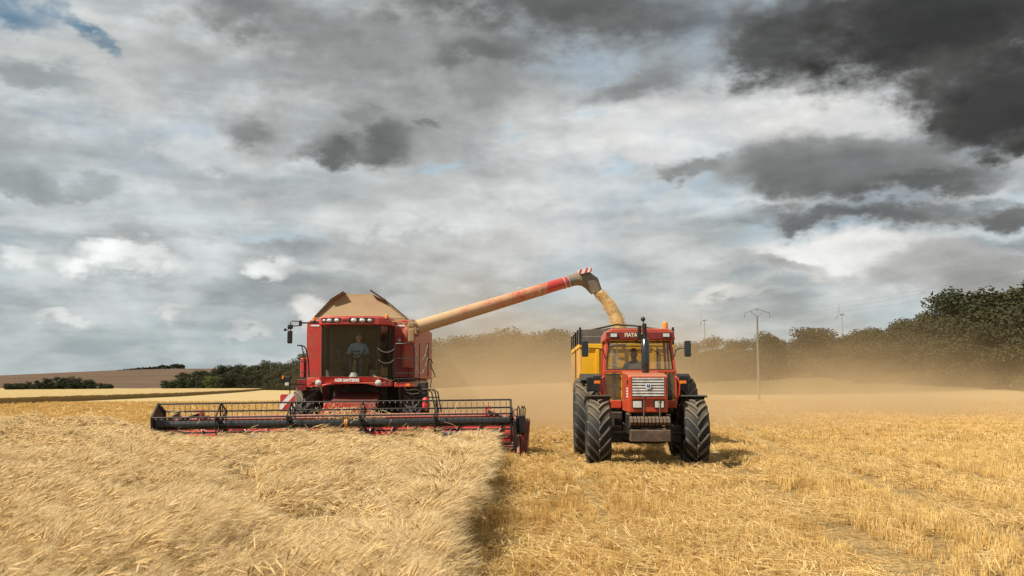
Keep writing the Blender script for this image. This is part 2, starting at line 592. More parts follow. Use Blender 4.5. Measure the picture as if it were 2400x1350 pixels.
pmat('lamp_lens', (0.74, 0.74, 0.70), 0.12, 0.35, 0.04, 0.1, 16.0, coat=0.6)
pmat('band_orange', (0.70, 0.26, 0.03), 0.5, 0, 0.1, 0.15, 8.0)
pmat('blue', (0.02, 0.07, 0.30), 0.4, 0, 0.0, 0.05, 8.0)
pmat('interior', (0.085, 0.088, 0.075), 0.75, 0, 0.12, 0.2, 3.0)
pmat('column_grey', (0.26, 0.27, 0.22), 0.6, 0, 0.12, 0.15, 4.0)
pmat('shirt', (0.24, 0.42, 0.62), 0.9, 0, 0, 0.12, 9.0, bump=0.5, bscale=14)
pmat('denim', (0.07, 0.11, 0.20), 0.9, 0, 0, 0.15, 9.0, bump=0.4, bscale=20)
pmat('dark_cloth', (0.03, 0.035, 0.05), 0.9, 0, 0, 0.15, 9.0)
pmat('skin', (0.58, 0.33, 0.23), 0.6, 0, 0, 0.1, 9.0)
pmat('hair_grey', (0.30, 0.27, 0.24), 0.8, 0, 0, 0.2, 30.0)
pmat('hair_dark', (0.035, 0.025, 0.02), 0.8, 0, 0, 0.2, 30.0)
pmat('concrete', (0.15, 0.14, 0.12), 0.85, 0, 0.1, 0.12, 0.8, bump=0.3)
pmat('galv', (0.20, 0.20, 0.20), 0.6, 0.4, 0, 0.15, 4.0)
pmat('turbine_white', (0.34, 0.36, 0.37), 0.5, 0, 0, 0.05, 1.0)
glass_mat('glass', (0.80, 0.84, 0.78), 0.010)
glass_mat('glass_dusty', (0.60, 0.60, 0.55), 0.16, (0.40, 0.36, 0.29))
glass_mat('glass_dark', (0.13, 0.12, 0.10), 0.10)


# ------------------------------------------------------------------ terrain
def sst(a, b, x):
    t = np.clip((x - a) / (b - a), 0, 1)
    return t * t * (3 - 2 * t)


def hgt(x, y):
    x = np.asarray(x, float)
    y = np.asarray(y, float)
    h = 0.10 * np.sin(x * 0.05 + 1.0) * sst(40, 90, y) + 0.0 * x
    # wooded slope rising on the right
    h = h + 7.5 * sst(34, 120, x) * sst(150, 250, y)
    h = h + 5.0 * sst(150, 340, y) * sst(-60, 40, x)
    # far fields rising on the left
    h = h + sst(520, 1500, y) * (11 + 16 * sst(-760, -430, x)) * sst(-100, -330, x)
    h = h + sst(700, 2400, y) * 64 * sst(-260, 500, x)
    return h


def axis_pts(lims):
    out = []
    for a, b, st in lims:
        out += list(np.arange(a, b, st))
    return np.array(out + [lims[-1][1]])


gx = axis_pts([(-3200, -800, 120), (-800, -160, 20), (-160, 200, 6), (200, 900, 35), (900, 3200, 150)])
gy = axis_pts([(-400, -20, 60), (-20, 60, 4), (60, 340, 7), (340, 1600, 25), (1600, 4400, 140)])
GX, GY = np.meshgrid(gx, gy)
GZ = hgt(GX, GY)
nx, ny = len(gx), len(gy)
gm = bpy.data.meshes.new('ground')
gm.from_pydata(np.stack([GX.ravel(), GY.ravel(), GZ.ravel()], 1).tolist(), [],
               [(j * nx + i, j * nx + i + 1, (j + 1) * nx + i + 1, (j + 1) * nx + i) for j in range(ny - 1) for i in range(nx - 1)])
gm.polygons.foreach_set('use_smooth', [True] * len(gm.polygons))
gmat, nt, b = base_mat('ground')
geo = nt.nodes.new('ShaderNodeNewGeometry')
pos = geo.outputs['Position']
px_, py_, pz_ = sep(nt, pos)
na = nz(nt, pos, 0.9, 5, 0.65, 0.0, '3D')
nb = nz(nt, pos, 14.0, 3, 0.6, 0.0, '3D')
nrow = nz(nt, comb(nt, px_ * 1.0, py_ * 0.05, 0.0), 1.1, 3, 0.5, 0.0, '3D')
stub = mixc(nt, nb.ss(0.35, 0.65), (0.19, 0.12, 0.050), (0.42, 0.28, 0.11))
stub = mixc(nt, na.ss(0.4, 0.62) * 0.5, stub, (0.15, 0.095, 0.045))
stub_far = mixc(nt, nrow.ss(0.35, 0.65), (0.47, 0.345, 0.165), (0.40, 0.29, 0.13))
c = mixc(nt, py_.ss(18.0, 45.0), stub, stub_far)
nf = nz(nt, pos, 0.012, 4, 0.6, 0.0, '3D')
far = mixc(nt, nz(nt, comb(nt, px_ * 0.4, py_, 0.0), 0.03, 5, 0.6, 0.0, '3D').ss(0.35, 0.65), (0.125, 0.080, 0.050), (0.092, 0.060, 0.040))  # brown field, darkened: cloud shade is put into its colour
c = mixc(nt, (py_ + (nf - 0.5) * 20.0).ss(588.0, 600.0), c, far)
grass = mixc(nt, na.ss(0.35, 0.65), (0.085, 0.075, 0.028), (0.12, 0.10, 0.04))  # cloud shadow on the slope is put into this dark olive
c = mixc(nt, ((py_ - px_ * 0.15) + (nf - 0.5) * 10.0).ss(158.0, 170.0) * px_.ss(8.0, 26.0), c, grass)
nt.links.new(c, b.inputs['Base Color'])
b.inputs['Roughness'].default_value = 0.95
b.inputs['Specular IOR Level'].default_value = 0.1
bp = nt.nodes.new('ShaderNodeBump')
bp.inputs['Strength'].default_value = 0.8
bp.inputs['Distance'].default_value = 0.06
nt.links.new(nb.s, bp.inputs['Height'])
nt.links.new(bp.outputs[0], b.inputs['Normal'])
gm.materials.append(gmat)
ground = link_mesh('ground', gm)
tag(ground, 'pale straw covered field running to brown far slopes', 'field', kind='structure')

# ------------------------------------------------------------------ crop and stubble (stuff)
def straw_mat(name, lo, hi, tip, zmax, trans=0.25):
    """dry straw: darker, redder low stems, paler tips, tone differs from tuft to tuft"""
    m, nt, b = base_mat(name)
    tcn = nt.nodes.new('ShaderNodeTexCoord')
    oz = sep(nt, tcn.outputs['Object'])[2]
    inf = nt.nodes.new('ShaderNodeObjectInfo')
    rnd = X(nt, inf.outputs['Random'])
    geo = nt.nodes.new('ShaderNodeNewGeometry')
    isl = X(nt, geo.outputs['Random Per Island'])
    nn = nz(nt, geo.outputs['Position'], 0.55, 3, 0.55, 0.0, '3D')
    c = mixc(nt, isl, lo, hi)
    c = mixc(nt, oz.ss(zmax * 0.35, zmax * 0.95), c, tip)
    c = mixc(nt, (nn * 0.7 + rnd * 0.3).ss(0.35, 0.65) * 0.35, c, tuple(v * 0.72 for v in lo))
    c = mixc(nt, isl.ss(0.75, 1.0) * 0.4, c, tuple(min(0.85, v * 1.25) for v in tip))
    nt.links.new(c, b.inputs['Base Color'])
    b.inputs['Roughness'].default_value = 0.55
    b.inputs['Specular IOR Level'].default_value = 0.35
    tr = nt.nodes.new('ShaderNodeBsdfTranslucent')
    nt.links.new(c, tr.inputs[0])
    mx = nt.nodes.new('ShaderNodeMixShader')
    mx.inputs[0].default_value = trans
    nt.links.new(b.outputs[0], mx.inputs[1])
    nt.links.new(tr.outputs[0], mx.inputs[2])
    nt.links.new(mx.outputs[0], nt.nodes['Material Output'].inputs[0])
    return m


barley_mat = straw_mat('barley', (0.33, 0.19, 0.060), (0.60, 0.40, 0.15), (0.64, 0.44, 0.19), 0.60, 0.25)
ear_mat = straw_mat('barley_ear', (0.50, 0.33, 0.13), (0.66, 0.47, 0.22), (0.62, 0.43, 0.19), 0.60, 0.15)
awn_mat = straw_mat('barley_awn', (0.66, 0.48, 0.23), (0.82, 0.64, 0.37), (0.80, 0.62, 0.35), 0.60, 0.35)
stubble_mat = straw_mat('stubble', (0.54, 0.335, 0.10), (0.82, 0.565, 0.21), (0.86, 0.62, 0.27), 0.16, 0.25)
litter_mat = straw_mat('litter', (0.68, 0.47, 0.19), (0.86, 0.67, 0.36), (0.86, 0.67, 0.36), 0.30, 0.2)


def ribbon(vs, fs, pts, widths, side):
    o = len(vs)
    for p, w in zip(pts, widths):
        vs.append(p - side * w)
        vs.append(p + side * w)
    for i in range(len(pts) - 1):
        fs.append((o + 2 * i, o + 2 * i + 1, o + 2 * i + 3, o + 2 * i + 2))


def spindle(vs, fs, p, d, ln, r):
    """four sided ear"""
    u = d.cross(Vector((0.3, 0.8, 0.5))).normalized()
    w = d.cross(u)
    o = len(vs)
    for t, k in ((0.0, 0.35), (0.3, 1.0), (0.75, 0.85), (1.0, 0.2)):
        for a in range(4):
            th = a * math.pi / 2
            vs.append(p + d * ln * t + (u * math.cos(th) + w * math.sin(th)) * r * k)
    for i in range(3):
        for a in range(4):
            a2 = (a + 1) % 4
            fs.append((o + i * 4 + a, o + i * 4 + a2, o + i * 4 + 4 + a2, o + i * 4 + 4 + a))


def barley_clump(seed, n=11, rad=0.085, hmean=0.66, wide=1.0, awns=9, droop=False):
    """a handful of barley, blown over towards +X"""
    r = random.Random(seed)
    vs, fs, mi = [], [], []

    def mark(k):
        mi.extend([k] * (len(fs) - len(mi)))
    for _ in range(n):
        a, q = r.uniform(0, 6.283), rad * math.sqrt(r.random())
        base = Vector((q * math.cos(a), q * math.sin(a), 0))
        h = hmean * r.uniform(0.82, 1.12)
        lean = r.uniform(0.06, 0.28)
        dirx = Vector((1, r.gauss(0, 0.35), 0)).normalized()
        pts = []
        for t in (0, 0.45, 0.75, 0.92, 1.0):
            bend = lean * (0.35 * t + 0.65 * t ** 3)
            pts.append(base + Vector((0, 0, h * (t - 0.12 * t ** 4))) + dirx * bend)
        side = Vector((r.gauss(0, 0.4), 1, 0)).normalized()
        if r.random() < 0.5:
            side = Vector((1, r.gauss(0, 0.4), 0)).normalized()
        ribbon(vs, fs, pts, [0.0025 * wide] * 5, side)
        mark(0)
        # ear nods over the end of the stem
        d = (pts[-1] - pts[-2]).normalized()
        drop = r.uniform(-2.6, -0.9) if droop else r.uniform(-0.45, 0.35)
        d = (d + dirx * r.uniform(0.35, 1.25) + Vector((0, 0, drop))).normalized()
        ln = r.uniform(0.07, 0.10)
        spindle(vs, fs, pts[-1], d, ln, 0.0068 * wide)
        mark(1)
        for k in range(awns):
            st = pts[-1] + d * ln * r.uniform(0.1, 0.95)
            ad = (d + Vector((r.gauss(0, 0.22), r.gauss(0, 0.22), r.gauss(0.05, 0.2)))).normalized()
            al = r.uniform(0.10, 0.16)
            sd = ad.cross(Vector((r.gauss(0, 1), r.gauss(0, 1), r.gauss(0, 1)))).normalized()
            o = len(vs)
            vs += [st - sd * 0.0012 * wide, st + sd * 0.0012 * wide, st + ad * al]
            fs.append((o, o + 1, o + 2))
        mark(2)
        # dry leaves
        for k in range(1):
            t = r.uniform(0.2, 0.6)
            p0 = base + Vector((0, 0, h * t)) + dirx * lean * 0.4 * t
            ld = Vector((r.gauss(0.5, 0.6), r.gauss(0, 0.6), 0)).normalized()
            L = r.uniform(0.10, 0.20)
            ribbon(vs, fs, [p0, p0 + ld * L * 0.5 + Vector((0, 0, 0.03)), p0 + ld * L - Vector((0, 0, 0.05))],
                   [0.003 * wide, 0.0028 * wide, 0.0008], ld.cross(Vector((0, 0, 1))).normalized())
        mark(0)
    me = bpy.data.meshes.new('barley_tuft')
    me.from_pydata(vs, [], fs)
    for mt in (barley_mat, ear_mat, awn_mat):
        me.materials.append(mt)
    me.polygons.foreach_set('material_index', mi)
    return me


def stubble_clump(seed, n=16, rad=0.10, h=0.15, wide=1.0):
    r = random.Random(seed)
    vs, fs = [], []
    for _ in range(n):
        a, q = r.uniform(0, 6.283), rad * math.sqrt(r.random())
        base = Vector((q * math.cos(a), q * math.sin(a), -0.01))
        top = base + Vector((r.gauss(0, 0.025), r.gauss(0, 0.025), h * r.uniform(0.55, 1.15)))
        a2 = r.uniform(0, 3.14)
        side = Vector((math.cos(a2), math.sin(a2), 0))
        ribbon(vs, fs, [base, top], [0.0028 * wide, 0.0024 * wide], side)
        ribbon(vs, fs, [base, top], [0.0028 * wide, 0.0024 * wide], side.cross(Vector((0, 0, 1))))
    me = bpy.data.meshes.new('stubble_tuft')
    me.from_pydata(vs, [], fs)
    me.materials.append(stubble_mat)
    return me


def litter_clump(seed, n=12, rad=0.16, z=0.10, wide=1.0):
    r = random.Random(seed)
    vs, fs = [], []
    for _ in range(n):
        a, q = r.uniform(0, 6.283), rad * math.sqrt(r.random())
        p = Vector((q * math.cos(a), q * math.sin(a), z * r.uniform(0.25, 1.2)))
        a2 = r.uniform(0, 6.283)
        d = Vector((math.cos(a2), math.sin(a2), r.gauss(0, 0.22)))
        L = r.uniform(0.05, 0.17)
        side = d.cross(Vector((0, 0, 1))).normalized()
        mid = p + Vector((0, 0, r.gauss(0.0, 0.012)))
        ribbon(vs, fs, [p - d * L, mid, p + d * L], [0.0022 * wide, 0.003 * wide, 0.002 * wide], side)
        ribbon(vs, fs, [p - d * L, mid, p + d * L], [0.002 * wide, 0.0024 * wide, 0.002 * wide], Vector((0, 0, 1)))
    me = bpy.data.meshes.new('straw_wisp')
    me.from_pydata(vs, [], fs)
    me.materials.append(litter_mat)
    return me


def scatter(name, meshes, P, rot, scl, vid, parent=None):
    """one object: every point of a cloud carries a tuft"""
    src = bpy.data.collections.new(name + '_tufts')
    for i, me in enumerate(meshes):
        src.objects.link(bpy.data.objects.new('tuft_%02d' % i, me))
    me = bpy.data.meshes.new(name)
    me.from_pydata(P.tolist(), [], [])
    for nm, typ, arr, key in (('rot', 'FLOAT_VECTOR', rot, 'vector'), ('scl', 'FLOAT_VECTOR', scl, 'vector'), ('vid', 'INT', vid, 'value')):
        at = me.attributes.new(nm, typ, 'POINT')
        at.data.foreach_set(key, np.ascontiguousarray(arr).ravel())
    o = bpy.data.objects.new(name, me)
    COL.objects.link(o)
    ng = bpy.data.node_groups.new(name + '_scatter', 'GeometryNodeTree')
    ng.interface.new_socket('Geometry', in_out='INPUT', socket_type='NodeSocketGeometry')
    ng.interface.new_socket('Geometry', in_out='OUTPUT', socket_type='NodeSocketGeometry')
    N = ng.nodes.new
    gi, go, ip, ci = N('NodeGroupInput'), N('NodeGroupOutput'), N('GeometryNodeInstanceOnPoints'), N('GeometryNodeCollectionInfo')
    ci.inputs['Collection'].default_value = src
    ci.inputs['Separate Children'].default_value = True
    ci.inputs['Reset Children'].default_value = True

    def attr(nm, typ):
        n = N('GeometryNodeInputNamedAttribute')
        n.data_type = typ
        n.inputs['Name'].default_value = nm
        return n.outputs['Attribute']
    L = ng.links.new
    L(gi.outputs[0], ip.inputs['Points'])
    L(ci.outputs[0], ip.inputs['Instance'])
    ip.inputs['Pick Instance'].default_value = True
    L(attr('vid', 'INT'), ip.inputs['Instance Index'])
    e2r = N('FunctionNodeEulerToRotation')
    L(attr('rot', 'FLOAT_VECTOR'), e2r.inputs[0])
    L(e2r.outputs[0], ip.inputs['Rotation'])
    L(attr('scl', 'FLOAT_VECTOR'), ip.inputs['Scale'])
    L(ip.outputs[0], go.inputs[0])
    md = o.modifiers.new('scatter', 'NODES')
    md.node_group = ng
    o['kind'] = 'stuff'
    return o


def vnoise(x, y, s, seed=0.0):
    return np.array([mnoise.noise(Vector((a * s, b_ * s, seed))) for a, b_ in zip(x, y)])


def jgrid(x0, x1, y0, y1, st):
    xs, ys = np.meshgrid(np.arange(x0, x1, st), np.arange(y0, y1, st))
    xs, ys = xs.ravel(), ys.ravel()
    return xs + rng.uniform(-0.5, 0.5, len(xs)) * st, ys + rng.uniform(-0.5, 0.5, len(ys)) * st


EDGE = -0.69                                                     # cut edge of the standing crop


def crop_far(x):                                                 # far limit of the block, left of the harvester
    return 33.0 + 3.0 * np.sin(x * 0.21) + (-x - 9) * 0.35


def in_crop(x, y):
    edge = EDGE + 0.10 * np.sin(y * 1.3) + 0.06 * np.sin(y * 3.7 + 1)
    front = (y < 24.35) & (x < edge)
    side = (y >= 24.35) & (x < -8.95) & (y < crop_far(x))
    return front | side


parts = []
for y0, y1, st, wd in ((2.6, 8.5, 0.122, 0), (8.5, 16, 0.132, 1), (16, 26, 0.15, 2), (26, 46, 0.19, 3)):
    x, y = jgrid(-0.62 * y1 - 4, 0.2, y0, y1, st)
    k = in_crop(x, y) & (x > -0.58 * y - 3)
    parts.append((x[k], y[k], np.full(k.sum(), wd)))
xe, ye = jgrid(-1.05, 0.2, 2.6, 24.3, 0.09)                       # thicker stand along the cut face
k = in_crop(xe, ye) & (xe > EDGE - 0.22)
parts.append((xe[k], ye[k], np.where(ye[k] < 8.5, 0, np.where(ye[k] < 16, 1, 2))))
cx = np.concatenate([p[0] for p in parts])
cyy = np.concatenate([p[1] for p in parts])
cl = np.concatenate([p[2] for p in parts])
# gusts lay the crop in slanting waves: crests ride high, troughs are laid down
u = cyy - cx * 0.15
v = cx + cyy * 0.10
wave = np.array([mnoise.noise(Vector((a * 0.14, b_ * 0.58, 3.0))) for a, b_ in zip(u, v)])
wave2 = np.array([mnoise.noise(Vector((a * 0.75, b_ * 1.25, 9.0))) for a, b_ in zip(u, v)])
wave3 = np.array([mnoise.noise(Vector((a * 2.1, b_ * 2.6, 5.0))) for a, b_ in zip(u, v)])
hs = 0.97 - 0.20 * sst(15, 22.5, cyy) + 0.58 * wave + 0.38 * wave2 + 0.12 * wave3 + rng.normal(0, 0.04, len(cx))
thin = (hs < 0.92) & (rng.random(len(cx)) < np.clip((0.94 - hs) * 2.2, 0, 0.60))
cx, cyy, cl, u, v, wave, wave2, wave3, hs = (q[~thin] for q in (cx, cyy, cl, u, v, wave, wave2, wave3, hs))
hs = np.clip(hs, 0.50, 1.34)
near_edge = np.exp(-np.maximum(0, EDGE - cx) / 0.25) * (cyy < 24.4)
leanx = np.clip(0.30 + 0.45 * wave + 0.50 * wave3 + rng.normal(0, 0.12, len(cx)), -0.15, 0.85) * (1 - 0.85 * near_edge)
rotz = rng.normal(0, 0.55, len(cx)) + 0.35 + 0.5 * wave2
rx = rng.normal(0, 0.16, len(cx))
nv = 5
mesh_sets = []
for wd in (0.9, 1.15, 1.6, 2.3):
    for k in range(nv):
        mesh_sets.append(barley_clump(100 + k, n=11, rad=0.095 + 0.02 * (wd - 1), wide=wd, awns=10 if wd < 1.2 else 7))
    for k in range(2):                                           # broken-necked ears that hang between bare stems
        mesh_sets.append(barley_clump(170 + k, n=13, rad=0.10 + 0.02 * (wd - 1), hmean=0.56, wide=wd, awns=4, droop=True))
hs = np.where(near_edge > 0.25, np.clip(hs, 0.93, 1.12), hs)
bare = (rng.random(len(cx)) < np.clip((0.93 - hs) * 3.6, 0, 0.92)) | ((rng.random(len(cx)) < 0.35) & (near_edge > 0.55))
vid = cl * (nv + 2) + np.where(bare, nv + rng.integers(0, 2, len(cx)), rng.integers(0, nv, len(cx)))
leanx = np.where(bare, leanx * 0.3, leanx)
rotz = np.where(rng.random(len(cx)) < near_edge * 0.8, rng.uniform(0.9, 5.4, len(cx)), rotz)
rot = np.stack([rx, leanx * 0.75, rotz], 1)
ws = 1.0 + 0.15 * cl
crop = scatter('barley_crop', mesh_sets, np.stack([cx, cyy, np.zeros(len(cx))], 1), rot,
               np.stack([ws, ws, hs], 1), vid.astype(np.int32))
tag(crop, 'standing golden barley blown into waves in front of the harvester', 'barley')

# stubble on the cut ground
def in_wheel(x, y):                                              # flattened wheel tracks
    t = np.zeros(len(x), bool)
    for c0 in (1.95, 3.9):
        t |= (np.abs(x - c0 - 0.15 * np.sin(y * 0.2)) < 0.26) & (y > 22)
    for c0 in (3.35, 5.25):
        t |= np.abs(x - c0 - 0.055 * (y - 6) - 0.0016 * (y - 6) ** 2) < 0.24
    for c0 in (6.1, 8.1, 12.4, 14.4):
        t |= np.abs(x - c0 - 0.02 * (y - 6)) < 0.22
    t |= np.abs(x - 1.05 - 0.01 * y) < 0.10
    return t


sp = []
for y0, y1, st, wd in ((2.6, 8, 0.115, 0), (8, 15, 0.14, 1), (15, 28, 0.19, 2), (28, 55, 0.34, 3), (55, 110, 0.8, 4)):
    x, y = jgrid(-0.62 * y1, 0.62 * y1 + 3, y0, y1, st)
    k = (~in_crop(x, y)) & (np.abs(x) < 0.58 * y + 3) & (~((y < 24.3) & (x < EDGE - 0.3)))
    x, y = x[k], y[k]
    if y0 < 28:
        x = np.round(x / 0.145) * 0.145 + rng.normal(0, 0.02, len(x))     # drilled rows
    w = in_wheel(x, y)
    gapn = vnoise(x, y, 1.1, 31.0) + 0.6 * vnoise(x, y, 3.0, 33.0)
    keep = ~(w & (rng.random(len(x)) < 0.72)) & ~((gapn < -0.22) & (rng.random(len(x)) < 0.45))
    sp.append((x[keep], y[keep], np.full(keep.sum(), wd), w[keep]))
sx = np.concatenate([p[0] for p in sp])
sy = np.concatenate([p[1] for p in sp])
sl = np.concatenate([p[2] for p in sp])
sw = np.concatenate([p[3] for p in sp])
pn = vnoise(sx, sy, 0.45, 5.0)
sh = np.clip(0.95 + 0.55 * pn + rng.normal(0, 0.12, len(sx)), 0.45, 1.6) * np.where(sw, 0.45, 1.0)
st_sets = []
for wd in (1.0, 1.3, 1.9, 3.2, 6.5):
    for k in range(3):
        st_sets.append(stubble_clump(300 + k, n=13, rad=0.065 * (0.8 + 0.3 * wd), wide=wd))
stubble = scatter('stubble', st_sets, np.stack([sx, sy, np.asarray(hgt(sx, sy))], 1),
                  np.stack([rng.normal(0, 0.12, len(sx)), rng.normal(0, 0.12, len(sx)), rng.normal(0, 0.2, len(sx)) + np.where(rng.random(len(sx)) < 0.5, math.pi, 0)], 1),
                  np.stack([np.where(sl < 3, 0.48, 1.0), np.where(sl < 3, 1.25, 1.0), sh], 1), (sl * 3 + rng.integers(0, 3, len(sx))).astype(np.int32))
tag(stubble, 'short golden barley stubble left on the cut field', 'stubble')
lp = []
for y0, y1, st, wd in ((2.6, 8, 0.13, 0), (8, 15, 0.17, 1), (15, 28, 0.24, 2), (28, 60, 0.5, 3)):
    x, y = jgrid(-0.62 * y1, 0.62 * y1 + 3, y0, y1, st)
    k = (~in_crop(x, y)) & (np.abs(x) < 0.58 * y + 3) & (~((y < 24.3) & (x < EDGE - 0.1)))
    x, y = x[k], y[k]
    n1 = vnoise(x, y, 0.35, 21.0)
    keep = rng.random(len(x)) < np.where(in_wheel(x, y), 0.45, 1.0) * np.clip(0.42 + 1.1 * n1 + 0.25 * np.exp(-((x - 2.2) / 1.1) ** 2), 0.08, 1)
    lp.append((x[keep], y[keep], np.full(keep.sum(), wd)))
lx = np.concatenate([p[0] for p in lp])
ly = np.concatenate([p[1] for p in lp])
ll = np.concatenate([p[2] for p in lp])
lt_sets = []
for wd in (1.0, 1.3, 1.9, 3.4):
    for k in range(4):
        lt_sets.append(litter_clump(500 + k, n=11, wide=wd))
litter = scatter('straw_litter', lt_sets, np.stack([lx, ly, np.asarray(hgt(lx, ly))], 1),
                 np.stack([rng.normal(0, 0.1, len(lx)), rng.normal(0, 0.1, len(lx)), rng.uniform(0, 6.28, len(lx))], 1),
                 np.stack([np.full(len(lx), 1.0)] * 3, 1), (ll * 4 + rng.integers(0, 4, len(lx))).astype(np.int32))
tag(litter, 'loose pale straw lying over the stubble', 'straw')

# uncut barley strip far off on the left: a block with a ragged cut face
fx, fy = [], []
line = [(-30, 36), (-47, 88), (-60, 180), (-84, 330), (-112, 470), (-120, 560)]
line = [(-66, 60), (-48.5, 93), (-57, 170), (-78, 290), (-112, 460), (-60, 575)]


def along(t):
    k = min(int(t), len(line) - 2)
    f = t - k
    return (line[k][0] * (1 - f) + line[k + 1][0] * f, line[k][1] * (1 - f) + line[k + 1][1] * f)


nseg, cols = 420, 10
vs, fs = [], []
for i in range(nseg + 1):
    t = 4.999 * i / nseg
    ex, ey = along(t)
    for j in range(cols):
        w = (j - 1) ** 1.7 * 2.2 if j > 0 else 0.0
        jx, jy = ex - w * 0.92, ey + w * 0.5
        n_ = mnoise.noise(Vector((jx * 0.35, jy * 0.35, 2.0))) * 0.07 + mnoise.noise(Vector((jx * 1.7, jy * 1.7, 4.0))) * 0.05
        jx += mnoise.noise(Vector((jx * 0.8, jy * 0.8, 7.0))) * 0.3
        z = 0.0 if j == 0 else 0.66 + n_
        vs.append((jx, jy, z + float(hgt(jx, jy))))
for i in range(nseg):
    for j in range(cols - 1):
        a = i * cols + j
        fs.append((a, a + cols, a + cols + 1, a + 1))
me = bpy.data.meshes.new('barley_strip')
me.from_pydata(vs, [], fs)
sm, nt, b = base_mat('barley_strip')
geo = nt.nodes.new('ShaderNodeNewGeometry')
gp = geo.outputs['Position']
n1 = nz(nt, gp, 2.5, 4, 0.65, 0.0, '3D')
n2 = nz(nt, gp, 0.12, 3, 0.6, 0.0, '3D')
qx, qy, qz = sep(nt, gp)
c = mixc(nt, n1.ss(0.35, 0.65), (0.34, 0.24, 0.10), (0.46, 0.335, 0.155))
c = mixc(nt, n2.ss(0.4, 0.65) * 0.5, c, (0.36, 0.27, 0.13))
c = mixc(nt, qz.ss(0.35, 0.60, 0.6, 0.0), c, (0.20, 0.12, 0.05))  # edge shadow of the cut face, put into the colour as a browner foot
nt.links.new(c, b.inputs['Base Color'])
b.inputs['Roughness'].default_value = 1.0
b.inputs['Specular IOR Level'].default_value = 0.05
bp = nt.nodes.new('ShaderNodeBump')
bp.inputs['Distance'].default_value = 0.15
nt.links.new(n1.s, bp.inputs['Height'])
nt.links.new(bp.outputs[0], b.inputs['Normal'])
me.materials.append(sm)
strip = link_mesh('barley_strip', me)
tag(strip, 'far strip of uncut barley with the brown shadow of its cut edge painted in', 'barley', kind='stuff')

# ------------------------------------------------------------------ trees
def leaf_mat(name, dark, light, yellow=0.0):
    m, nt, b = base_mat(name)
    geo = nt.nodes.new('ShaderNodeNewGeometry')
    isl = X(nt, geo.outputs['Random Per Island'])
    inf = nt.nodes.new('ShaderNodeObjectInfo')
    rnd = X(nt, inf.outputs['Random'])
    n1 = nz(nt, geo.outputs['Position'], 0.35, 3, 0.6, 0.0, '3D')
    c = mixc(nt, isl * 0.5 + n1 * 0.6 - 0.1, dark, light)
    c = mixc(nt, rnd * 0.45, c, tuple(v * 0.6 for v in dark))
    nt.links.new(c, b.inputs['Base Color'])
    b.inputs['Roughness'].default_value = 0.7
    b.inputs['Specular IOR Level'].default_value = 0.15
    return m


leaf_dark = leaf_mat('leaf_dark', (0.020, 0.030, 0.014), (0.052, 0.062, 0.022))  # cloud shadow over the woods is put into the dark leaf tones
leaf_olive = leaf_mat('leaf_olive', (0.026, 0.028, 0.011), (0.062, 0.060, 0.021))
leaf_yellow = leaf_mat('leaf_yellow', (0.055, 0.070, 0.018), (0.120, 0.130, 0.035))
pmat('bark', (0.055, 0.042, 0.03), 0.95, 0, 0, 0.3, 2.0, bump=0.6, bscale=8)


def crown_mesh(seed, mat, n=7000, leaf=0.25):
    """unit crown (height 1, from 0.1 to 1), leaf clusters through a handful of lobes"""
    r = random.Random(seed)
    lobes = []
    for k in range(24):
        a = r.uniform(0, 6.283)
        zz = r.uniform(0.13, 0.86) if k < 16 else r.uniform(0.08, 0.28)
        spread = (0.32 * math.sin(math.pi * min(1, max(0.05, (zz - 0.02) / 1.05))) if k < 20 else 0.34) + 0.02
        q = spread * math.sqrt(r.random())
        lobes.append((Vector((q * math.cos(a), q * math.sin(a), zz)), r.uniform(0.10, 0.19)))
    lobes.append((Vector((0, 0, 0.5)), 0.26))
    vs, fs = [], []
    for _ in range(n):
        c0, rr = r.choice(lobes)
        d = Vector((r.gauss(0, 1), r.gauss(0, 1), r.gauss(0, 1))).normalized()
        rad = rr * (r.random() ** 0.35) * r.uniform(0.85, 1.12)
        p = c0 + Vector((d.x, d.y, d.z * 0.85)) * rad
        if p.z < 0.0:
            continue
        nrm = (d + Vector((r.gauss(0, 0.7), r.gauss(0, 0.7), r.gauss(0.3, 0.7)))).normalized()
        t = nrm.cross(Vector((r.gauss(0, 1), r.gauss(0, 1), r.gauss(0, 1)))).normalized()
        w = nrm.cross(t)
        s1, s2 = leaf * 0.06 * r.uniform(0.7, 1.5), leaf * 0.06 * r.uniform(0.7, 1.3)
        o = len(vs)
        vs += [p - t * s1, p - w * s2 * 0.8, p + t * s1 * 1.1, p + w * s2]
        fs.append((o, o + 1, o + 2, o + 3))
    me = bpy.data.meshes.new('crown')
    me.from_pydata(vs, [], fs)
    me.materials.append(mat)
    return me


def trunk_mesh(seed):
    r = random.Random(seed)
    m = MB()
    m.tube([(0, 0, -0.03), (0.004, 0, 0.12), (-0.006, 0.004, 0.35), (0.006, 0, 0.66)], [0.026, 0.020, 0.015, 0.006], 7)
    for k in range(7):
        a = r.uniform(0, 6.283)
        z0 = r.uniform(0.18, 0.5)
        L = r.uniform(0.16, 0.30)
        m.tube([(0, 0, z0), (L * 0.5 * math.cos(a), L * 0.5 * math.sin(a), z0 + L * 0.35), (L * math.cos(a), L * math.sin(a), z0 + L * 0.85)],
               [0.010, 0.007, 0.002], 5)
    return m.mesh('trunk', M['bark'])


CROWNS = {k: [crown_mesh(40 + 7 * i + j * 100, mt) for i in range(5)] for j, (k, mt) in
          enumerate((('dark', leaf_dark), ('olive', leaf_olive), ('yellow', leaf_yellow)))}
TRUNKS = [trunk_mesh(i) for i in range(4)]


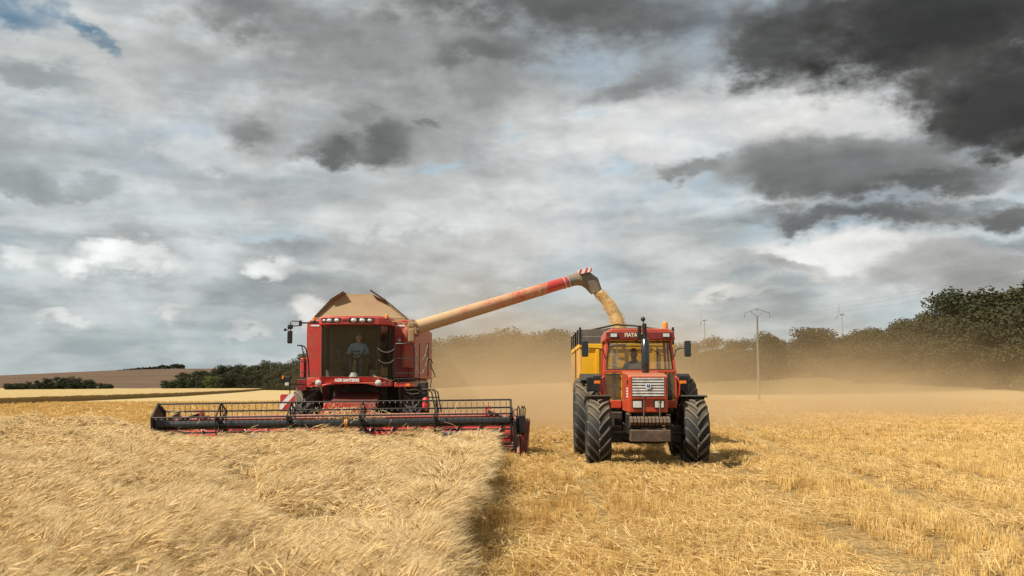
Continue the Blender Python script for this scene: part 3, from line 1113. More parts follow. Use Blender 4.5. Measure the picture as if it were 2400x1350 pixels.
def tree(x, y, h, kind, label, group, wide=1.0, drop=0.0):
    z = float(hgt(x, y))
    t = empty('tree', (x, y, z - 0.1 - drop), rz=random.uniform(0, 6.28))
    t.scale = (h * wide, h * wide, h)
    link_mesh('trunk', random.choice(TRUNKS), t)
    link_mesh('crown', random.choice(CROWNS[kind]), t)
    tag(t, label, 'tree', group)
    return t


def sky_line(x, pts):
    xs = [p[0] for p in pts]
    return float(np.interp(x, xs, [p[1] for p in pts]))


HOR = 905.0


def wood(x0, x1, step, dist, tops, label, group, kind, rows=2, wide=1.15, rowgap=9.0):
    """a belt of trees: the back row carries the skyline, the rows before it stand lower"""
    for row in range(rows):
        px = x0 + random.uniform(0, step)
        while px < x1:
            d = dist(px) + row * rowgap + random.uniform(-2, 2)
            s = FPX / d
            X_ = (px - 1200) / s
            g = float(hgt(X_, d))
            top = CAM_H + (HOR - sky_line(px, tops)) / s
            frac = 1.0 if row == rows - 1 else (0.62 + 0.30 * (row / max(1, rows - 1)))
            h = max(3.0, (top - g) * frac * random.uniform(0.96, 1.13))
            tree(X_, d, h * 1.03, kind if random.random() > 0.12 else 'olive', label, group, wide * random.uniform(1.0, 1.4))
            px += step * random.uniform(0.6, 1.3) * (1.0 if row == rows - 1 else 0.8)


wood(18, 268, 17, lambda p: 430, [(10, 902), (80, 893), (135, 885), (172, 882), (210, 889), (270, 904)],
     'dark green tree in the low copse standing alone in the left far field', 'trees of the low far copse', 'dark', 2, 1.25, 7)
wood(392, 1000, 26, lambda p: 420 - max(0, p - 600) * 0.35, [(385, 895), (430, 875), (500, 864), (560, 853), (640, 848), (700, 838), (800, 815), (1010, 800)],
     'dark green tree in the long wood left of the harvester', 'trees of the wood left of the harvester', 'dark', 3, 1.2, 9)
wood(1000, 1600, 40, lambda p: 262, [(1000, 804), (1080, 790), (1150, 782), (1210, 778), (1300, 779), (1400, 790), (1600, 806)],
     'hazy tree in the wood behind the dust between harvester and tractor', 'trees of the wood behind the dust', 'olive', 3, 1.2, 9)
wood(1600, 1985, 40, lambda p: 238, [(1600, 803), (1680, 800), (1750, 792), (1800, 793), (1850, 800), (1905, 786), (1945, 784), (1985, 798)],
     'brownish green tree in the wood beyond the utility pole', 'trees of the wood beyond the utility pole', 'olive', 3, 1.2, 9)
wood(1985, 2560, 48, lambda p: 205 - max(0, p - 1985) * 0.07, [(1985, 785), (2030, 772), (2080, 752), (2150, 736), (2200, 722), (2240, 706), (2270, 690), (2320, 696), (2360, 680), (2400, 662), (2560, 630)],
     'olive green tree in the tall wood on the right slope', 'trees of the wood on the right slope', 'olive', 5, 1.1, 8)
# trees that can be told apart
tree((1803 - 1200) / 10.2, 229, 11.6, 'olive', 'rounded tree standing just right of the utility pole', None, 1.15)
tree((1912 - 1200) / 10.4, 224, 12.0, 'olive', 'broad dome-topped tree midway between pole and right slope', None, 1.7)
tree((2262 - 1200) / 11.4, 206, 18.2, 'dark', 'tall dark tree breaking the skyline of the right slope', None, 0.95)
tree((505 - 1200) / 5.7, 405, 6.6, 'yellow', 'yellowish green bush at the edge of the wood left of the harvester', None, 1.5)
# hedge bushes along the far ridge
for i, px in enumerate((92, 118, 125, 152, 166, 196, 206, 228, 240)):
    d = 1480
    tree((px - 1200) / (FPX / d), d, random.uniform(5, 8), 'dark', 'tiny dark bush dotted along the far brown ridge', 'bushes on the far ridge', 1.6)
vs, fs = [], []
rr_ = random.Random(5)
for k in range(3600):
    px = rr_.uniform(240, 436)
    d = 1470 + rr_.uniform(-6, 6)
    x = (px - 1200) / (FPX / d)
    top = (3.5 + 2.5 * sst(240, 330, px) + 2.2 * math.exp(-((px - 383) / 8) ** 2) + 2.6 * math.exp(-((px - 415) / 14) ** 2) + 1.5 * mnoise.noise(Vector((px * 0.25, 0, 0))))
    p = Vector((x, d, float(hgt(x, d)) + top * rr_.random() ** 0.6))
    t = Vector((rr_.gauss(0, 1), rr_.gauss(0, 1), rr_.gauss(0, 1))).normalized()
    w = t.cross(Vector((rr_.gauss(0, 1), rr_.gauss(0, 1), rr_.gauss(0, 1)))).normalized()
    o = len(vs)
    vs += [p - t * 1.0, p - w * 0.8, p + t * 1.1, p + w]
    fs.append((o, o + 1, o + 2, o + 3))
hedge = MB().add(vs, fs).build('hedge', leaf_dark)
tag(hedge, 'dark hedge running along the top of the far brown field', 'hedge')

# ------------------------------------------------------------------ wheels
WCACHE = {}


def tyre_mesh(Rr, w, rim, nl, lh, lw, sweep):
    key = (Rr, w, rim, nl, lh, lw, sweep)
    if key in WCACHE:
        return WCACHE[key]
    m = MB()
    D = Rr - rim

    def surf(a):
        t = abs(a) / (w / 2)
        return Rr - 0.018 * t * t - 0.07 * max(0, t - 0.8) ** 1.5 / 0.09 * D
    prof = [(rim * 0.97, -0.34 * w), (rim + 0.12 * D, -0.44 * w), (rim + 0.45 * D, -0.505 * w), (rim + 0.75 * D, -0.50 * w)]
    ks = [-0.47, -0.40, -0.2, 0, 0.2, 0.40, 0.47]
    prof += [(surf(k * w), k * w) for k in ks]
    prof += [(r, -a) for r, a in reversed(prof[:4])]
    m.lathe(prof, (0, 0, 0), 'X', 44)
    m.m = 1
    for s in (-1, 1):
        for i in range(nl):
            th0 = 2 * math.pi * (i + (0.5 if s > 0 else 0)) / nl
            rings = []
            for k in range(7):
                t = k / 6
                a = s * (-0.03 * w + t * 0.53 * w)
                th = th0 - sweep * (t ** 0.85)
                rb = surf(min(abs(a), 0.5 * w) * (1 if a > 0 else -1)) - 0.01
                if k == 6:
                    rb -= 0.05
                hw = lw / 2 * (1.15 if k < 2 else 0.9) / Rr
                top = lh * (1.0 if k < 6 else 0.7)
                ring = []
                for dt, dr in ((-hw * 1.25, 0), (-hw, top), (hw, top), (hw * 1.25, 0)):
                    rr = rb + dr + 0.01
                    ring.append((a + (s * 0.004 if dr else 0), rr * math.cos(th + dt), rr * math.sin(th + dt)))
                rings.append(ring)
            vs = [p for r_ in rings for p in r_]
            fs = []
            for k in range(6):
                for q in range(3):
                    fs.append((k * 4 + q, k * 4 + q + 1, k * 4 + q + 5, k * 4 + q + 4))
            fs += [(0, 1, 2, 3), (24, 25, 26, 27)]
            m.add(vs, fs)
    me = m.mesh('tyre', [M['rubber'], M['lug']])
    r2 = MB()
    r2.lathe([(rim * 0.99, -0.36 * w), (rim * 0.93, -0.30 * w), (rim * 0.90, -0.1 * w), (rim * 0.62, -0.02 * w), (rim * 0.34, -0.06 * w),
              (rim * 0.30, -0.16 * w), (0.001, -0.16 * w)], (0, 0, 0), 'X', 32)
    r2.lathe([(rim * 0.99, 0.36 * w), (rim * 0.93, 0.30 * w), (rim * 0.90, 0.1 * w), (rim * 0.62, 0.04 * w), (rim * 0.3, 0.03 * w), (0.001, 0.03 * w)], (0, 0, 0), 'X', 32)
    for k in range(8):
        a = k * math.pi / 4
        r2.tube([(-0.07 * w, rim * 0.46 * math.cos(a), rim * 0.46 * math.sin(a)), (0.01, rim * 0.46 * math.cos(a), rim * 0.46 * math.sin(a))], 0.018, 6)
    WCACHE[key] = (me, r2)
    return WCACHE[key]


def wheel(parent, c, Rr, w, rim, nl, lh, lw, sweep, rimmat, spin=0.0, steer=0.0, side=-1):
    me, r2 = tyre_mesh(Rr, w, rim, nl, lh, lw, sweep)
    e = empty('wheel', c, parent)
    e.rotation_euler = (spin, 0, steer)
    link_mesh('tyre', me, e)
    rk = (id(me), rimmat)
    if rk not in WCACHE:
        WCACHE[rk] = r2.mesh('rim', M[rimmat])
    link_mesh('rim', WCACHE[rk], e, (0, 0, 0), (0, 0, 0 if side < 0 else math.pi))
    return e


def disc(m, c, r, depth, axis='Y', n=24):
    a0, a1 = -depth / 2, depth / 2
    m.lathe([(0.0005, a0), (r, a0)], c, axis, n, False)
    m.lathe([(r, a0), (r, a1)], c, axis, n, True)
    m.lathe([(r, a1), (0.0005, a1)], c, axis, n, False)
    return m


# ------------------------------------------------------------------ seated person
def person(name, parent_loc, rz, shirt, legs, hair, label, tilt=(0, 0), hands=((-0.19, -0.47, 0.36), (0.17, -0.47, 0.36)), turn=0.0):
    """seated figure, hips at the origin, facing -Y; one skin surface, hair a child"""
    import bmesh
    J = [
        ((0, 0, 0.10), 0.150, 'l'), ((0, 0.02, 0.30), 0.150, 's'), ((0, 0.0, 0.48), 0.165, 's'), ((0, -0.01, 0.585), 0.075, 's'),   # 0-3 pelvis..neck base
        ((0, -0.02, 0.655), 0.055, 'k'), ((0, -0.05, 0.74), 0.088, 'k'), ((0, -0.045, 0.83), 0.085, 'k'),                        # 4-6 neck, face, skull
        ((-0.19, 0.0, 0.53), 0.070, 's'), ((-0.28, -0.06, 0.30), 0.052, 's'), (hands[0], 0.034, 's'),                             # 7-9 arm
        ((0.19, 0.0, 0.53), 0.070, 's'), ((0.28, -0.06, 0.30), 0.052, 's'), (hands[1], 0.034, 's'),                               # 10-12 arm
        ((-0.10, -0.02, 0.08), 0.100, 'l'), ((-0.14, -0.44, 0.12), 0.072, 'l'), ((-0.14, -0.50, -0.32), 0.052, 'l'), ((-0.14, -0.62, -0.37), 0.045, 'l'),
        ((0.10, -0.02, 0.08), 0.100, 'l'), ((0.14, -0.44, 0.12), 0.072, 'l'), ((0.14, -0.50, -0.32), 0.052, 'l'), ((0.14, -0.62, -0.37), 0.045, 'l'),
    ]
    E = [(0, 1), (1, 2), (2, 3), (3, 4), (4, 5), (5, 6), (2, 7), (7, 8), (8, 9), (2, 10), (10, 11), (11, 12),
         (0, 13), (13, 14), (14, 15), (15, 16), (0, 17), (17, 18), (18, 19), (19, 20)]
    # palms and curled fingers
    for hi, sgn in ((9, -1), (12, 1)):
        h = Vector(J[hi][0])
        J.append(((h + Vector((0, -0.05, 0.02))), 0.032, 'k'))
        pi = len(J) - 1
        E.append((hi, pi))
        for f in range(4):
            b0 = h + Vector((-0.027 + 0.018 * f, -0.095, 0.02))
            tip = b0 + Vector((0, -0.028 - 0.006 * (f in (1, 2)), -0.03))
            tip2 = tip + Vector((0, 0.02, -0.026))
            J += [(b0, 0.010, 'k'), (tip, 0.009, 'k'), (tip2, 0.008, 'k')]
            n0 = len(J) - 3
            E += [(pi, n0), (n0, n0 + 1), (n0 + 1, n0 + 2)]
        J += [(h + Vector((-sgn * 0.045, -0.06, 0.01)), 0.011, 'k'), (h + Vector((-sgn * 0.05, -0.095, -0.01)), 0.009, 'k')]
        n0 = len(J) - 2
        E += [(pi, n0), (n0, n0 + 1)]
    bm = bmesh.new()
    lay = bm.verts.layers.skin.verify()
    vv = []
    for i, (p, r, k) in enumerate(J):
        p = Vector(p)
        if p.z > 0.25 and i < 7:
            p = p + Vector((tilt[0] * (p.z - 0.2), tilt[1] * (p.z - 0.2), 0))
        v = bm.verts.new(p)
        sv = v[lay]
        sv.radius = (r, r * (0.72 if k == 's' and r > 0.1 else 1.0))
        sv.use_root = (i == 0)
        vv.append(v)
    for a, b_ in E:
        bm.edges.new((vv[a], vv[b_]))
    me = bpy.data.meshes.new('person')
    bm.to_mesh(me)
    bm.free()
    tmp = bpy.data.objects.new('tmp', me)
    COL.objects.link(tmp)
    tmp.modifiers.new('skin', 'SKIN').use_smooth_shade = True
    sb = tmp.modifiers.new('sub', 'SUBSURF')
    sb.levels = sb.render_levels = 1
    dg = bpy.context.evaluated_depsgraph_get()
    out = bpy.data.meshes.new_from_object(tmp.evaluated_get(dg))
    bpy.data.objects.remove(tmp)
    pts = np.array([tuple(v.co) for v in vv]) if False else np.array([tuple(Vector(j[0])) for j in J])
    kinds = [j[2] for j in J]
    out.materials.clear()
    for k in (shirt, legs, 'skin'):
        out.materials.append(M[k])
    mid = {'s': 0, 'l': 1, 'k': 2}
    for p in out.polygons:
        c0 = np.array(p.center)
        i = int(np.argmin(((pts - c0) ** 2).sum(1)))
        p.material_index = mid[kinds[i]]
        p.use_smooth = True
    o = link_mesh(name, out, None, parent_loc, (0, 0, rz))
    hd = Vector((0, -0.045, 0.80)) + Vector((tilt[0] * 0.6, tilt[1] * 0.6, 0))
    h = MB()
    h.lathe([(0.001, 0.10), (0.055, 0.085), (0.086, 0.045), (0.092, 0.015)], (hd.x, hd.y + 0.03, hd.z + 0.016), 'Z', 16)
    h.build('hair', M[hair], o)
    f = MB()                                            # nose, brows and ears
    f.add([(hd.x - 0.014, hd.y - 0.078, hd.z - 0.05), (hd.x + 0.014, hd.y - 0.078, hd.z - 0.05), (hd.x, hd.y - 0.108, hd.z - 0.055), (hd.x, hd.y - 0.082, hd.z - 0.005)],
          [(0, 2, 3), (2, 1, 3), (0, 1, 2)])
    for s in (-1, 1):
        f.box((hd.x + s * 0.088, hd.y + 0.01, hd.z - 0.04), (0.016, 0.03, 0.055))
    f.build('face', M['skin'], o, 0.004)
    tag(o, label, 'person')
    return o


# ------------------------------------------------------------------ combine harvester
C0 = Vector((-4.25, 27.4, 0.0))
comb_h = empty('combine_harvester', C0)
tag(comb_h, 'red combine harvester with dusty tan grain tank cutting barley', 'combine harvester')
H = comb_h

for sx_ in (-1, 1):
    wheel(H, (sx_ * 1.53, 0.95, 0.82), 0.80, 0.66, 0.42, 19, 0.045, 0.055, 0.50, 'maroon', 0.1 * sx_, 0, sx_)
for sx_ in (-1, 1):
    wheel(H, (sx_ * 1.35, 4.9, 0.58), 0.56, 0.42, 0.30, 16, 0.035, 0.045, 0.5, 'maroon', 0.3, 0, sx_)

m = MB()
m.b2(-1.05, 1.05, 0.75, 1.15, 0.62, 1.02)
m.b2(-1.5, -1.2, 0.7, 1.2, 0.55, 1.1)
m.b2(1.2, 1.5, 0.7, 1.2, 0.55, 1.1)
m.build('front_axle', M['under'], H, 0.02)
m = MB()
m.b2(-0.75, 0.7, 0.62, 5.6, 0.75, 1.72)
m.b2(-1.0, 1.0, 1.3, 5.2, 1.05, 1.88)
m.tube([(-1.3, 4.9, 0.58), (1.3, 4.9, 0.58)], 0.09, 8)
m.build('chassis', M['under'], H, 0.02)
# body behind the cab
m = MB()
m.prism([(-1.61, 1.90), (1.49, 1.90), (1.49, 3.50), (1.38, 3.56), (-1.50, 3.56), (-1.61, 3.50)], 'Y', 1.02, 7.0)
m.build('body', M['red_dusty'], H, 0.03)
m = MB()
m.prism([(-1.60, 1.915), (-0.99, 1.915), (-0.99, 3.47), (-1.50, 3.49), (-1.60, 3.43)], 'Y', 0.95, 1.016)
m.build('front_panel', M['red'], H, 0.015)
m = MB()
m.prism([(0.90, 1.915), (1.30, 1.915), (1.30, 3.47), (0.90, 3.47)], 'Y', 0.95, 1.016)
m.prism([(1.315, 1.915), (1.48, 1.915), (1.48, 3.41), (1.38, 3.47), (1.315, 3.47)], 'Y', 0.96, 1.016)
pmat('red_half_dusty', (0.42, 0.035, 0.03), 0.42, 0, 0.42, 0.15, 0.9, 0.7)
m.build('front_panel', M['red_half_dusty'], H, 0.012)
m = MB()
m.b2(-1.76, -1.62, 0.92, 3.2, 1.90, 2.47)
m.build('side_panel', M['red'], H, 0.03)
m = MB()
m.prism([(2.0, 1.2), (6.6, 1.35), (7.6, 1.6), (7.9, 2.4), (7.0, 3.5), (7.005, 1.89), (2.0, 1.89)], 'X', -1.35, 1.3)
m.build('rear_hood', M['maroon'], H, 0.03)
for lx0, lx1 in ((-1.48, -1.24), (0.95, 1.20)):
    MB().b2(lx0, lx1, 0.940, 0.948, 3.365, 3.41).build('label_plate', M['white'], H)
disc(MB(), (0.99 + 0.06, 0.944, 2.97), 0.045, 0.006).build('decal', M['white'], H)

# grain tank extension: folding leaves
def slab(p, t):
    """thin sheet from four corners (counter-clockwise seen from outside)"""
    p = [Vector(q) for q in p]
    n = (p[1] - p[0]).cross(p[3] - p[0]).normalized() * t
    return MB().hexa([q - n for q in p] + [q for q in p])


bx0, bx1, by0, by1, bz = -1.44, 1.18, 1.25, 4.1, 3.565
k0, k1, kz = -0.98, 0.50, 4.17
t0, t1, tz = -0.66, 0.14, 4.36
m = MB()
m.prism([(-1.46, 3.55), (1.20, 3.55), (1.20, 3.63), (-1.46, 3.63)], 'Y', 1.12, 4.2)
m.build('tank_collar', M['tan_dusty'], H, 0.01)
m = MB()
F = [(bx0, by0, bz + 0.06), (bx1, by0, bz + 0.06), (k1, by0 + 0.35, kz), (t1, by0 + 0.42, tz), (t0, by0 + 0.42, tz), (k0, by0 + 0.35, kz)]
m.add(F + [(x, y + 0.03, z) for x, y, z in F], [(0, 1, 2, 3, 4, 5), (11, 10, 9, 8, 7, 6)] + [(i, i + 6, (i + 1) % 6 + 6, (i + 1) % 6) for i in range(6)])
m.build('tank_front_leaf', M['tan_dusty'], H)
m = MB()
B_ = [(x, 2 * 2.7 - y, z) for x, y, z in F]
m.add(B_ + [(x, y - 0.03, z) for x, y, z in B_], [(5, 4, 3, 2, 1, 0), (6, 7, 8, 9, 10, 11)] + [(i, (i + 1) % 6, (i + 1) % 6 + 6, i + 6) for i in range(6)])
m.build('tank_rear_leaf', M['tan_dusty'], H)
fy0, fy1 = by0 - 0.06, 4.1
slab([(bx0 - 0.01, fy1, bz + 0.05), (bx0 - 0.01, fy0, bz + 0.05), (k0 - 0.03, fy0 + 0.30, kz + 0.01), (k0 - 0.03, fy1 - 0.3, kz + 0.01)], 0.025).build('tank_side_leaf', M['tan_dusty'], H)
slab([(bx1 + 0.01, fy0, bz + 0.05), (bx1 + 0.01, fy1, bz + 0.05), (k1 + 0.03, fy1 - 0.3, kz + 0.01), (k1 + 0.03, fy0 + 0.30, kz + 0.01)], 0.025).build('tank_side_leaf', M['tan_dusty'], H)
slab([(k0 - 0.05, fy1 - 0.3, kz + 0.0), (k0 - 0.05, fy0 + 0.22, kz + 0.0), (t0 + 0.0, fy0 + 0.28, tz + 0.05), (t0 + 0.0, fy1 - 0.35, tz + 0.05)], 0.03).build('tank_flap', M['tan_dusty'], H)
slab([(k1 + 0.05, fy0 + 0.22, kz + 0.0), (k1 + 0.05, fy1 - 0.3, kz + 0.0), (t1 - 0.02, fy1 - 0.35, tz + 0.09), (t1 - 0.02, fy0 + 0.28, tz + 0.09)], 0.03).build('tank_flap', M['tan_dusty'], H)
m = MB()                                              # angle-iron edges of the leaves
for a, b_ in (((bx0 - 0.02, fy0 - 0.01, bz + 0.06), (k0 - 0.04, fy0 + 0.29, kz + 0.02)), ((k0 - 0.06, fy0 + 0.21, kz), (t0, fy0 + 0.27, tz + 0.06)),
              ((bx1 + 0.02, fy0 - 0.01, bz + 0.06), (k1 + 0.04, fy0 + 0.29, kz + 0.02)), ((k1 + 0.06, fy0 + 0.21, kz), (t1 - 0.02, fy0 + 0.27, tz + 0.10))):
    m.tube([a, b_], 0.017, 6)
m.build('leaf_edge', M['dark_metal'], H)
m = MB()
m.b2(-1.40, 1.14, 1.30, 4.05, 3.60, 3.66)
m.build('grain_level', M['tan_dusty'], H)

# cab
def wy(x):
    return -0.12 * (1 - ((x + 0.165) / 0.785) ** 2)


m = MB()
m.b2(-0.96, 0.84, 0.02, 1.02, 1.80, 1.90)
m.b2(-0.96, 0.84, 0.90, 1.01, 1.905, 3.34)
m.build('cab_shell', M['interior'], H, 0.01)
N_ = 12
vs, fs = [], []
for i in range(N_ + 1):
    x = -0.95 + 1.57 * i / N_
    vs += [(x, wy(x) + 0.03, 1.93), (x, wy(x) - 0.05, 3.33)]
for i in range(N_):
    fs.append((2 * i, 2 * i + 2, 2 * i + 3, 2 * i + 1))
MB().add(vs, fs, True).build('windscreen', M['glass'], H)
MB().add([(0.62, 0.03, 1.93), (0.82, 0.42, 1.93), (0.82, 0.40, 3.33), (0.62, -0.05, 3.33)], [(0, 1, 2, 3)]).build('corner_window', M['glass_dark'], H)
MB().add([(0.84, 0.46, 1.93), (0.84, 0.90, 1.93), (0.84, 0.90, 3.33), (0.84, 0.44, 3.33)], [(0, 1, 2, 3)]).build('side_window', M['glass_dark'], H)
MB().add([(-0.965, 0.88, 1.93), (-0.965, 0.06, 1.93), (-0.965, 0.04, 3.33), (-0.965, 0.88, 3.33)], [(0, 1, 2, 3)]).build('side_window', M['glass'], H)
m = MB()
m.tube([(-0.965, 0.04, 1.9), (-0.965, -0.03, 3.36)], 0.028, 8)
m.tube([(0.83, 0.43, 1.9), (0.83, 0.41, 3.36)], 0.035, 8)
m.tube([(-0.965, 0.9, 1.9), (-0.965, 0.9, 3.36)], 0.03, 8)
m.build('cab_pillar', M['black'], H)
m = MB()
m.tube([(0.625, 0.025, 1.9), (0.625, -0.055, 3.36)], 0.016, 8)
m.build('cab_pillar', M['black'], H)
m = MB()
m.tube([(0.50, -0.06, 2.1), (0.56, -0.075, 2.75), (0.54, -0.08, 3.2)], 0.010, 6)
m.b2(0.49, 0.55, -0.12, -0.06, 3.2, 3.30)
m.build('wiper', M['black'], H)
roof = [(-1.08, 0.05), (-1.02, -0.16), (-0.75, -0.26), (-0.3, -0.32), (0.2, -0.31), (0.6, -0.22), (0.82, -0.06), (0.92, 0.2), (0.92, 1.25), (-1.08, 1.25)]
m = MB()
m.prism(roof, 'Z', 3.345, 3.54)
m.prism([(x * 0.93, y * 0.9 + 0.06) for x, y in roof], 'Z', 3.54, 3.585)
m.build('cab_roof', M['red'], H, 0.035, 3)


def ry(x):
    xs = [p[0] for p in roof[:8]]
    return float(np.interp(x, xs, [p[1] for p in roof[:8]]))


for xa, xb in ((-0.96, -0.43), (-0.19, 0.47)):
    vs, fs = [], []
    for i in range(9):
        x = xa + (xb - xa) * i / 8
        vs += [(x, ry(x) - 0.006, 3.39), (x, ry(x) - 0.012, 3.525), (x, ry(x) + 0.04, 3.39), (x, ry(x) + 0.04, 3.525)]
    for i in range(8):
        q = 4 * i
        fs += [(q, q + 4, q + 5, q + 1), (q + 1, q + 5, q + 7, q + 3), (q, q + 2, q + 6, q + 4)]
    MB().add(vs, fs).build('light_bar', M['black'], H)
for x, w_ in ((-0.89, 0.05), (-0.74, 0.072), (-0.53, 0.075), (-0.06, 0.085), (0.17, 0.08), (0.375, 0.07)):
    m = MB()
    m.lathe([(0.001, -0.018), (w_ * 0.6, -0.014), (w_ * 0.95, 0.0), (w_, 0.012), (w_ * 1.08, 0.004), (w_ * 1.1, 0.02)], (0, 0, 0), 'Y', 20)
    o = m.build('work_light', M['lamp_lens'], H)
    o.location = (x, ry(x) - 0.012, 3.458)
    o.scale = (1, 1, 0.68)
    o.rotation_euler = (0, 0, -math.atan2(ry(x - 0.05) - ry(x + 0.05), 0.1))
lettering('CASE IH', 0.075, M['black'], H, (-0.31, ry(-0.31) - 0.012, 3.455), bold=0.002)


def beacon(par, x, y, z, r=0.05, h=0.10):
    e = empty('beacon', (x, y, z), par)
    MB().lathe([(r * 1.15, 0), (r * 1.15, 0.025), (r, 0.03)], (0, 0, 0), 'Z', 16).build('beacon_base', M['black'], e)
    MB().lathe([(r, 0.028), (r, 0.03 + h * 0.8), (r * 0.8, 0.03 + h), (0.001, 0.035 + h)], (0, 0, 0), 'Z', 16).build('beacon_lens', M['amber'], e)
    return e


beacon(H, -1.22, 0.05, 3.44)
beacon(H, 0.80, -0.05, 3.50)
disc(MB(), (-1.22, 0.05, 3.425), 0.10, 0.03, 'Z').tube([(-1.22, 0.05, 3.42), (-1.0, 0.08, 3.42)], 0.022).build('beacon_arm', M['black'], H)
# left mirror
m = MB()
m.tube([(-1.02, 0.0, 3.40), (-1.55, -0.08, 3.40)], 0.022, 8)
m.tube([(-1.55, -0.08, 3.44), (-1.78, -0.12, 3.45), (-1.83, -0.12, 3.40), (-1.83, -0.12, 3.30)], 0.014, 8)
m.tube([(-1.55, -0.08, 3.33), (-1.74, -0.12, 3.31), (-1.83, -0.12, 3.34)], 0.014, 8)
m.b2(-1.60, -1.53, -0.12, -0.04, 3.31, 3.46)
m.tube([(-1.83, -0.10, 3.30), (-1.83, -0.10, 2.95)], 0.012, 6)
m.build('mirror_arm', M['black'], H)
m = MB()
m.b2(-1.905, -1.755, -0.17, -0.09, 3.225, 3.355)
m.build('mirror', M['black'], H, 0.035, 3)
m = MB()
m.b2(-1.905, -1.765, -0.17, -0.09, 2.83, 3.19)
m.build('mirror', M['black'], H, 0.035, 3)
m = MB()
m.b2(-2.0, -1.93, -0.16, -0.10, 3.17, 3.24)
m.tube([(-1.95, -0.12, 3.2), (-1.84, -0.12, 3.24)], 0.01, 6)
m.build('side_lamp', M['black'], H, 0.01)
# right mirror, caked with dust
m = MB()
m.tube([(0.9, 0.1, 3.45), (1.2, 0.0, 3.43), (1.30, -0.05, 3.36), (1.42, -0.08, 3.45), (1.50, -0.08, 3.42)], 0.016, 8)
m.build('mirror_arm', M['tan_dusty'], H)
m = MB()
m.b2(1.40, 1.585, -0.16, -0.05, 3.27, 3.42)
m.build('mirror', M['tan_dusty'], H, 0.035, 3)
m = MB()
m.b2(1.41, 1.58, -0.16, -0.05, 2.87, 3.24)
m.build('mirror', M['tan_dusty'], H, 0.035, 3)

# red apron under the windscreen with the lettering and two round headlamps
ap = [(-1.38, 1.90), (-1.38, 1.645), (-1.00, 1.64), (-0.80, 1.70), (-0.62, 1.735), (0.25, 1.735), (0.45, 1.69), (0.60, 1.655), (0.94, 1.66), (0.96, 1.80), (0.80, 1.87), (0.62, 1.925),
      (-0.96, 1.925)]
vs = [(x, -0.22 + 0.22 * ((x + 0.2) / 1.15) ** 2, z) for x, z in ap] + [(x, 0.35, z) for x, z in ap]
n_ = len(ap)
MB().add(vs, [tuple(range(n_)), tuple(range(2 * n_ - 1, n_ - 1, -1))] + [(i, i + n_, (i + 1) % n_ + n_, (i + 1) % n_) for i in range(n_)]).build('apron', M['red'], H, 0.02, 3)
lettering('AGRI SANTERRE', 0.115, M['white_text'], H, (-0.235, -0.238, 1.828), sx=0.80, bold=0.0045)
for x in (-1.035, 0.605):
    e = empty('headlight', (x, -0.22 + 0.22 * ((x + 0.2) / 1.15) ** 2 - 0.02, 1.758), H)
    MB().lathe([(0.001, -0.022), (0.04, -0.018), (0.066, -0.004)], (0, 0, 0), 'Y', 24).build('lens', M['lamp_lens'], e)
    MB().lathe([(0.066, -0.012), (0.080, -0.008), (0.082, 0.05)], (0, 0, 0), 'Y', 24).build('bezel', M['white'], e)
m = MB()
for sx_, x in ((-1, -1.24), (1, 0.80)):
    m.tube([(x - 0.05, -0.07, 1.79), (x, -0.12, 1.80), (x + 0.06, -0.09, 1.73)], 0.012, 6)
m.build('grab_handle', M['dark_metal'], H)
m = MB()
m.b2(1.02, 1.56, 0.02, 0.35, 1.645, 1.775)
m.build('platform_beam', M['red'], H, 0.015)
m = MB()
m.b2(1.34, 1.47, -0.03, 0.017, 1.655, 1.735)
m.build('indicator', M['amber'], H, 0.012)
m = MB()
m.b2(0.86, 1.60, 0.05, 0.92, 1.80, 1.845)
m.build('platform', M['dark_metal'], H, 0.008)
# left handrail
m = MB()
yl = 0.2
m.tube([(-1.70, yl, 2.79), (-1.58, yl, 2.79), (-1.50, yl, 2.76), (-1.44, yl, 2.66), (-1.38, yl, 2.33), (-1.35, yl, 1.88)], 0.019, 8)
m.tube([(-1.58, yl, 2.79), (-1.53, yl, 2.62), (-1.50, yl, 2.40), (-1.49, yl, 1.88)], 0.016, 8)
for z in (2.35, 2.05, 1.90):
    m.tube([(-1.66, yl, z), (-1.37, yl, z)], 0.013, 6)
m.build('handrail', M['black'], H)
m = MB()
m.b2(-1.66, -1.40, 0.1, 0.6, 1.55, 1.86)
m.build('bracket', M['maroon'], H, 0.01)
# right railing, two bays and the curved step rails
yr = -0.02
m = MB()
m.tube([(1.03, yr, 1.84), (1.03, yr, 2.74), (1.06, yr, 2.83), (1.50, yr, 2.83), (1.56, yr, 2.74), (1.56, yr, 1.84)], 0.019, 8)
for z in (2.42, 2.02, 1.87):
    m.tube([(1.03, yr, z), (1.56, yr, z)], 0.015, 6)
m.build('railing', M['black'], H)
m = MB()
m.tube([(1.92, 0.3, 2.86), (1.92, 0.3, 1.95)], 0.017, 8)
m.tube([(1.66, 0.5, 2.86), (1.66, 0.5, 1.75)], 0.014, 8)
m.tube([(1.93, 0.15, 2.42), (2.02, 0.1, 2.40), (2.06, 0.1, 2.30), (2.0, 0.1, 2.26), (2.06, 0.1, 2.12), (2.14, 0.1, 1.93), (2.04, 0.1, 1.90), (2.0, 0.1, 1.62)], 0.015, 8)
m.build('step_rail', M['black'], H)
m = MB()
for dx_, dy_ in ((0.0, 0.0), (0.06, 0.12), (-0.10, 0.05)):
    m.tube([(1.88 + dx_, -0.1 + dy_, 1.58), (2.06 + dx_, -0.12 + dy_, 1.58), (2.16 + dx_, -0.14 + dy_, 1.50), (2.22 + dx_, -0.16 + dy_, 1.2), (2.30 + dx_, -0.2 + dy_, 0.75)], 0.019, 8)
m.build('step_rail', M['dark_metal'], H)
